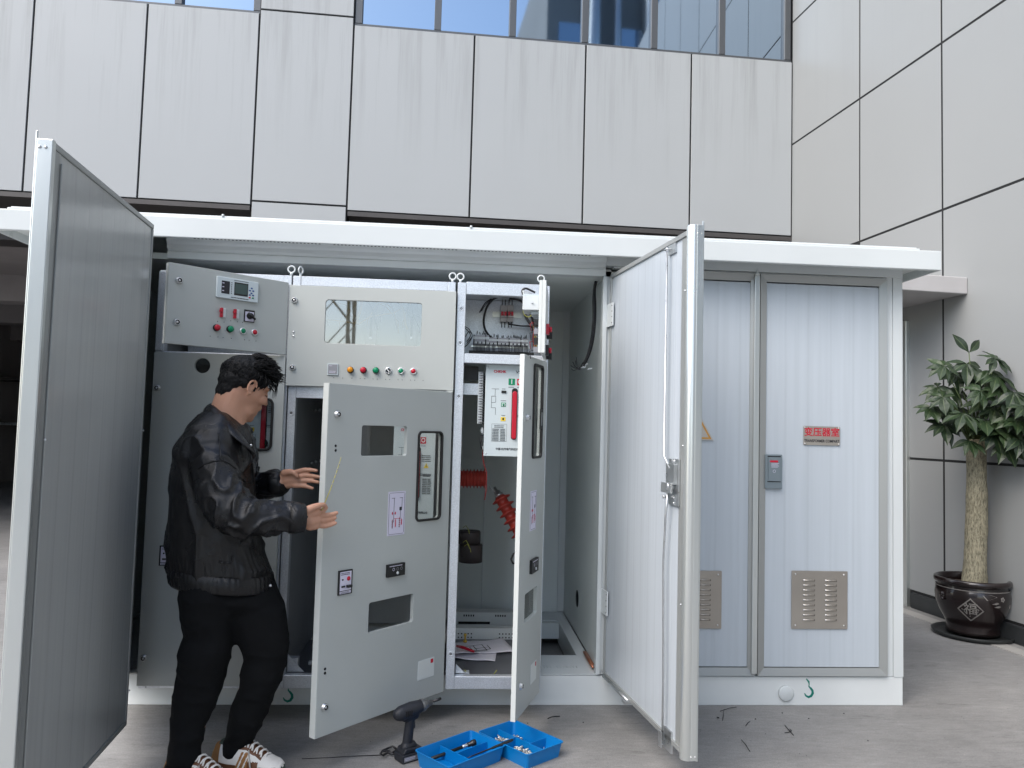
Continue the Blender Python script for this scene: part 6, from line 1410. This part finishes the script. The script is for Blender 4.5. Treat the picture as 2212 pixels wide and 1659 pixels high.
# screws: one built with its parts, then copied
def make_screw(L,r,label,group,loc):
    t=thing('screw',label,'screw',loc,group=group); o=Vector(loc); k=MB(); k.T=Matrix.Translation(o)
    k.tube([(0,0,0),(L*.9,0,0),(L,0,0)],[r*.5,r*.5,r*.2],M['zinc'],n=8)
    k.build('shank',M['zinc'],t); k=MB(); k.T=Matrix.Translation(o)
    k.tube([(-.0035,0,0),(-.002,0,0),(0,0,0),(.0008,0,0)],[r*.7,r*1.15,r*1.2,r*.6],M['zinc'],n=10); k.build('head',M['zinc'],t); return t
rg=random.Random(12)
def scatter(proto,T,x0,x1,y0,y1,n,layers=1):
    first=True; k=0
    for i in range(n):
        x=rg.uniform(x0,x1);y=rg.uniform(y0,y1); dd=((x-(x0+x1)/2)/(x1-x0))**2+((y-(y0+y1)/2)/(y1-y0))**2
        z=.006+layers*.03*max(.1,1-2.6*dd)*rg.random(); w=T@Vector((x,y,z))
        if i==0: r=proto
        else:
            r=proto.copy(); COL.objects.link(r)
            for ch in list(proto.children): c=ch.copy(); COL.objects.link(c); c.parent=r
        r.location=w; r.rotation_euler=(0,rg.uniform(-.35,.35),rg.uniform(0,6.28))
def setp(o):
    return o
s1=make_screw(.021,.0058,'small bright screw heaped in the front compartment of the right tray','screws heaped in the front compartment of the right tray',(0,0,0)); scatter(s1,TB,.15,.27,.03,.092,110,1.35)
s2=make_screw(.024,.0068,'bright bolt lying in the left compartment of the right tray','bolts in the left compartment of the right tray',(0,0,0)); scatter(s2,TB,.03,.10,.045,.092,30,1.1)
s3=make_screw(.03,.0075,'dark steel bolt standing in the rear compartment of the right tray','bolts in the rear compartment of the right tray',(0,0,0)); scatter(s3,TB,.06,.10,.13,.17,6,1.1)
s4=make_screw(.02,.005,'small grey screw in the far right compartment of the right tray','screws in the far compartment of the right tray',(0,0,0)); scatter(s4,TB,.215,.27,.13,.18,14,.6)
# socket bar
a=pt(932,1638,Z=.022); b=pt(1026,1603,Z=.030); a=TA@Vector((.03,.06,.012)); b=TA@Vector((.262,.150,.050))
a=pt(930,1640,Z=.016); b=pt(1027,1603,Z=.045)
t=thing('socket_bar','long black bar with chrome band and socket end lying in the nearer blue tray','socket wrench',tuple(a)); d=(b-a)
k=MB(); k.tube([a,a+d*.02,a+d*.70],[.0045,.0075,.0065],M['black'],n=14); k.build('shaft',M['black'],t)
k=MB(); k.tube([a+d*.70,a+d*.71,a+d*.81,a+d*.82],[.0065,.0078,.0078,.006],M['chrome'],n=14); k.build('chrome_band',M['chrome'],t)
k=MB(); k.tube([a+d*.82,a+d*.83,a+d*.9,a+d*.91,a+d*.995,b],[.006,.0095,.0095,.0125,.013,.011],M['steeld'],n=18); k.cyl(a+d*.996,a+d*1.003,.008,mm=M['blackm']); k.build('socket',M['steeld'],t)
a=pt(1010,1637,Z=.052); b=pt(1108,1598,Z=.066)
t=thing('long_punch','thin dark steel rod lying across both blue trays','rod',tuple(a)); k=MB(); d=b-a; k.tube([a,a+d*.15,a+d*.5,a+d*.55,a+d*.97,b],[.0015,.0028,.0035,.0052,.0058,.004],M['steeld'],n=10); k.build('rod',M['steeld'],t)
# ---- cordless drill standing on its battery
D0=Vector((-.145,3.20,0)); TD=Matrix.Translation(D0)@Matrix.Rotation(math.radians(35),4,'Z')@Matrix.Diagonal((.95,.95,1,1))
t=thing('cordless_drill','black cordless impact driver standing on its battery beside the blue trays','cordless drill',tuple(D0))
k=MB(); k.T=TD; k.box(-.058,.052,-.036,.036,.0,.034); k.prism([(-.054,.034),(.048,.034),(.040,.050),(-.040,.056)],-.032,.032); k.build('battery',M['drill'],t,bev=.006,seg=3)
k=MB(); k.T=TD; k.box(-.05,.02,-.0375,-.0362,.008,.026,M['bracket']); lines(k,-.045,.024,.05,.012,2,mm=M['lilac'],y=-.0378,seed=3); o=k.build('battery_label',M['bracket'],t)
k=MB(); k.T=TD; cap(k,(-.016,0,.055),(-.004,0,.165),.019,.017,16,flat=1.25); cap(k,(-.020,0,.05),(.005,0,.053),.026,.022,14); cap(k,(.012,0,.145),(.014,0,.125),.008,.008,10)
cap(k,(-.052,0,.190),(.0,0,.196),.030,.031,22); cap(k,(-.062,0,.189),(-.05,0,.190),.026,.029,20); cap(k,(.0,0,.196),(.040,0,.200),.031,.026,22); cap(k,(-.03,0,.172),(.02,0,.172),.020,.020,16)
fuse(k,'housing',M['drill'],t,.0028,3)
k=MB(); k.T=TD; R=Tr(.052,0,.2015)@Matrix.Rotation(PI/2+.08-.16,4,'Y'); k.lathe([(.026,-.006),(.0265,0),(.024,.012),(.017,.022),(.016,.030),(.0125,.032),(.0115,.050),(.008,.052),(.008,.0)],M['chuck'],24,T=R); k.build('chuck',M['chuck'],t)
k=MB(); k.T=TD; k.tube([(.09,0,.205),(.125,0,.2085),(.126,0,.2086),(.150,0,.211)],[.0045,.0045,.0062,.0058],M['steeld'],n=6); k.build('bit',M['steeld'],t)
k=MB(); k.T=TD
for i in range(4): k.box(-.045+.009*i,-.041+.009*i,-.0325,-.026,.182,.204,M['blackm'])
k.build('vent_slots',M['blackm'],t)
for pts in([(856,1618),(848,1612),(838,1616),(826,1622),(822,1628),(828,1632),(838,1626),(850,1628)],[(856,1622),(846,1626),(836,1621),(824,1624)]):
    P_=[pt(x,y,Z=.01+.006*(i%2)) for i,(x,y) in enumerate(pts)]; k=MB(); k.tube(P_,.0042,M['wire'],n=6); k.build('wrist_strap',M['wire'],t)
# ---- wire offcuts and hairline cable on the concrete
def scrap(pts,r,label,group=None,mm='wire',cat='wire offcut',nm='wire_offcut'):
    P_=[pt(x,y,Z=r+.0005) for x,y in pts]; P_[len(P_)//2].z+=.003; k=MB(); k.tube(P_,r,M[mm],n=6); o=k.build(nm,M[mm]); tag(o,label,cat,group)
g='black wire offcuts on the concrete'
scrap([(1556,1536),(1575,1531),(1591,1527)],.0015,'longest black wire offcut, lying nearly level near the cabin foot right of the open leaf',g)
scrap([(1563,1534),(1563,1545),(1561,1556)],.0015,'short black wire offcut crossing the end of the longest one',g)
scrap([(1611,1568),(1616,1562),(1620,1558)],.0016,'short straight black offcut between the level one and the forked one',g)
scrap([(1696,1567),(1703,1577),(1714,1588)],.0019,'longer arm of the forked black offcut below the round lifting cap',g)
scrap([(1695,1583),(1703,1582),(1710,1580),(1706,1574)],.0017,'bent arm of the forked black offcut below the round lifting cap',g)
scrap([(1602,1598),(1611,1610),(1620,1623)],.0015,'slanting black offcut nearest to the camera right of the open leaf',g)
scrap([(1549,1549),(1553,1552)],.0025,'tiny black offcut beside the open leaf edge',g)
scrap([(1183,1552),(1194,1549),(1209,1547)],.0022,'dark offcut at the foot of the narrow cubicle door',g)
scrap([(652,1639),(700,1637),(760,1635),(822,1631)],.0014,'thin dark cord running across the concrete to the drill strap',None,'wire','cord','cord')
k=MB(); rg=random.Random(77)
for (x,y) in((1632,1553),(1747,1552),(1823,1541),(1690,1540),(1260,1560),(1140,1562),(1875,1600)):
    c=pt(x,y,Z=.002); k.ell(c,(.004,.003,.002),M['ink'],n=6)
tag(k.build('gravel_bits',M['ink']),'tiny dark bits of grit scattered on the concrete','grit',kind='stuff')
k=MB(); rg=random.Random(7)
for i in range(900):
    x=rg.uniform(-2.5,3.6); y=rg.uniform(2.2,5) 
    if XL-.05<x<XR+.05 and y>K-.05: continue
    s=rg.uniform(.0008,.0026); c=Vector((x,y,s*.5)); k.add([c+Vector((s,0,0)),c+Vector((0,s,0)),c+Vector((-s,0,0)),c+Vector((0,-s,0)),c+Vector((0,0,s*.8))],[(0,1,4),(1,2,4),(2,3,4),(3,0,4)],M['strip'] if rg.random()<.55 else M['ink'])
tag(k.build('dust_grit',M['ink']),'fine pale and dark grit on the yard floor','grit',kind='stuff')
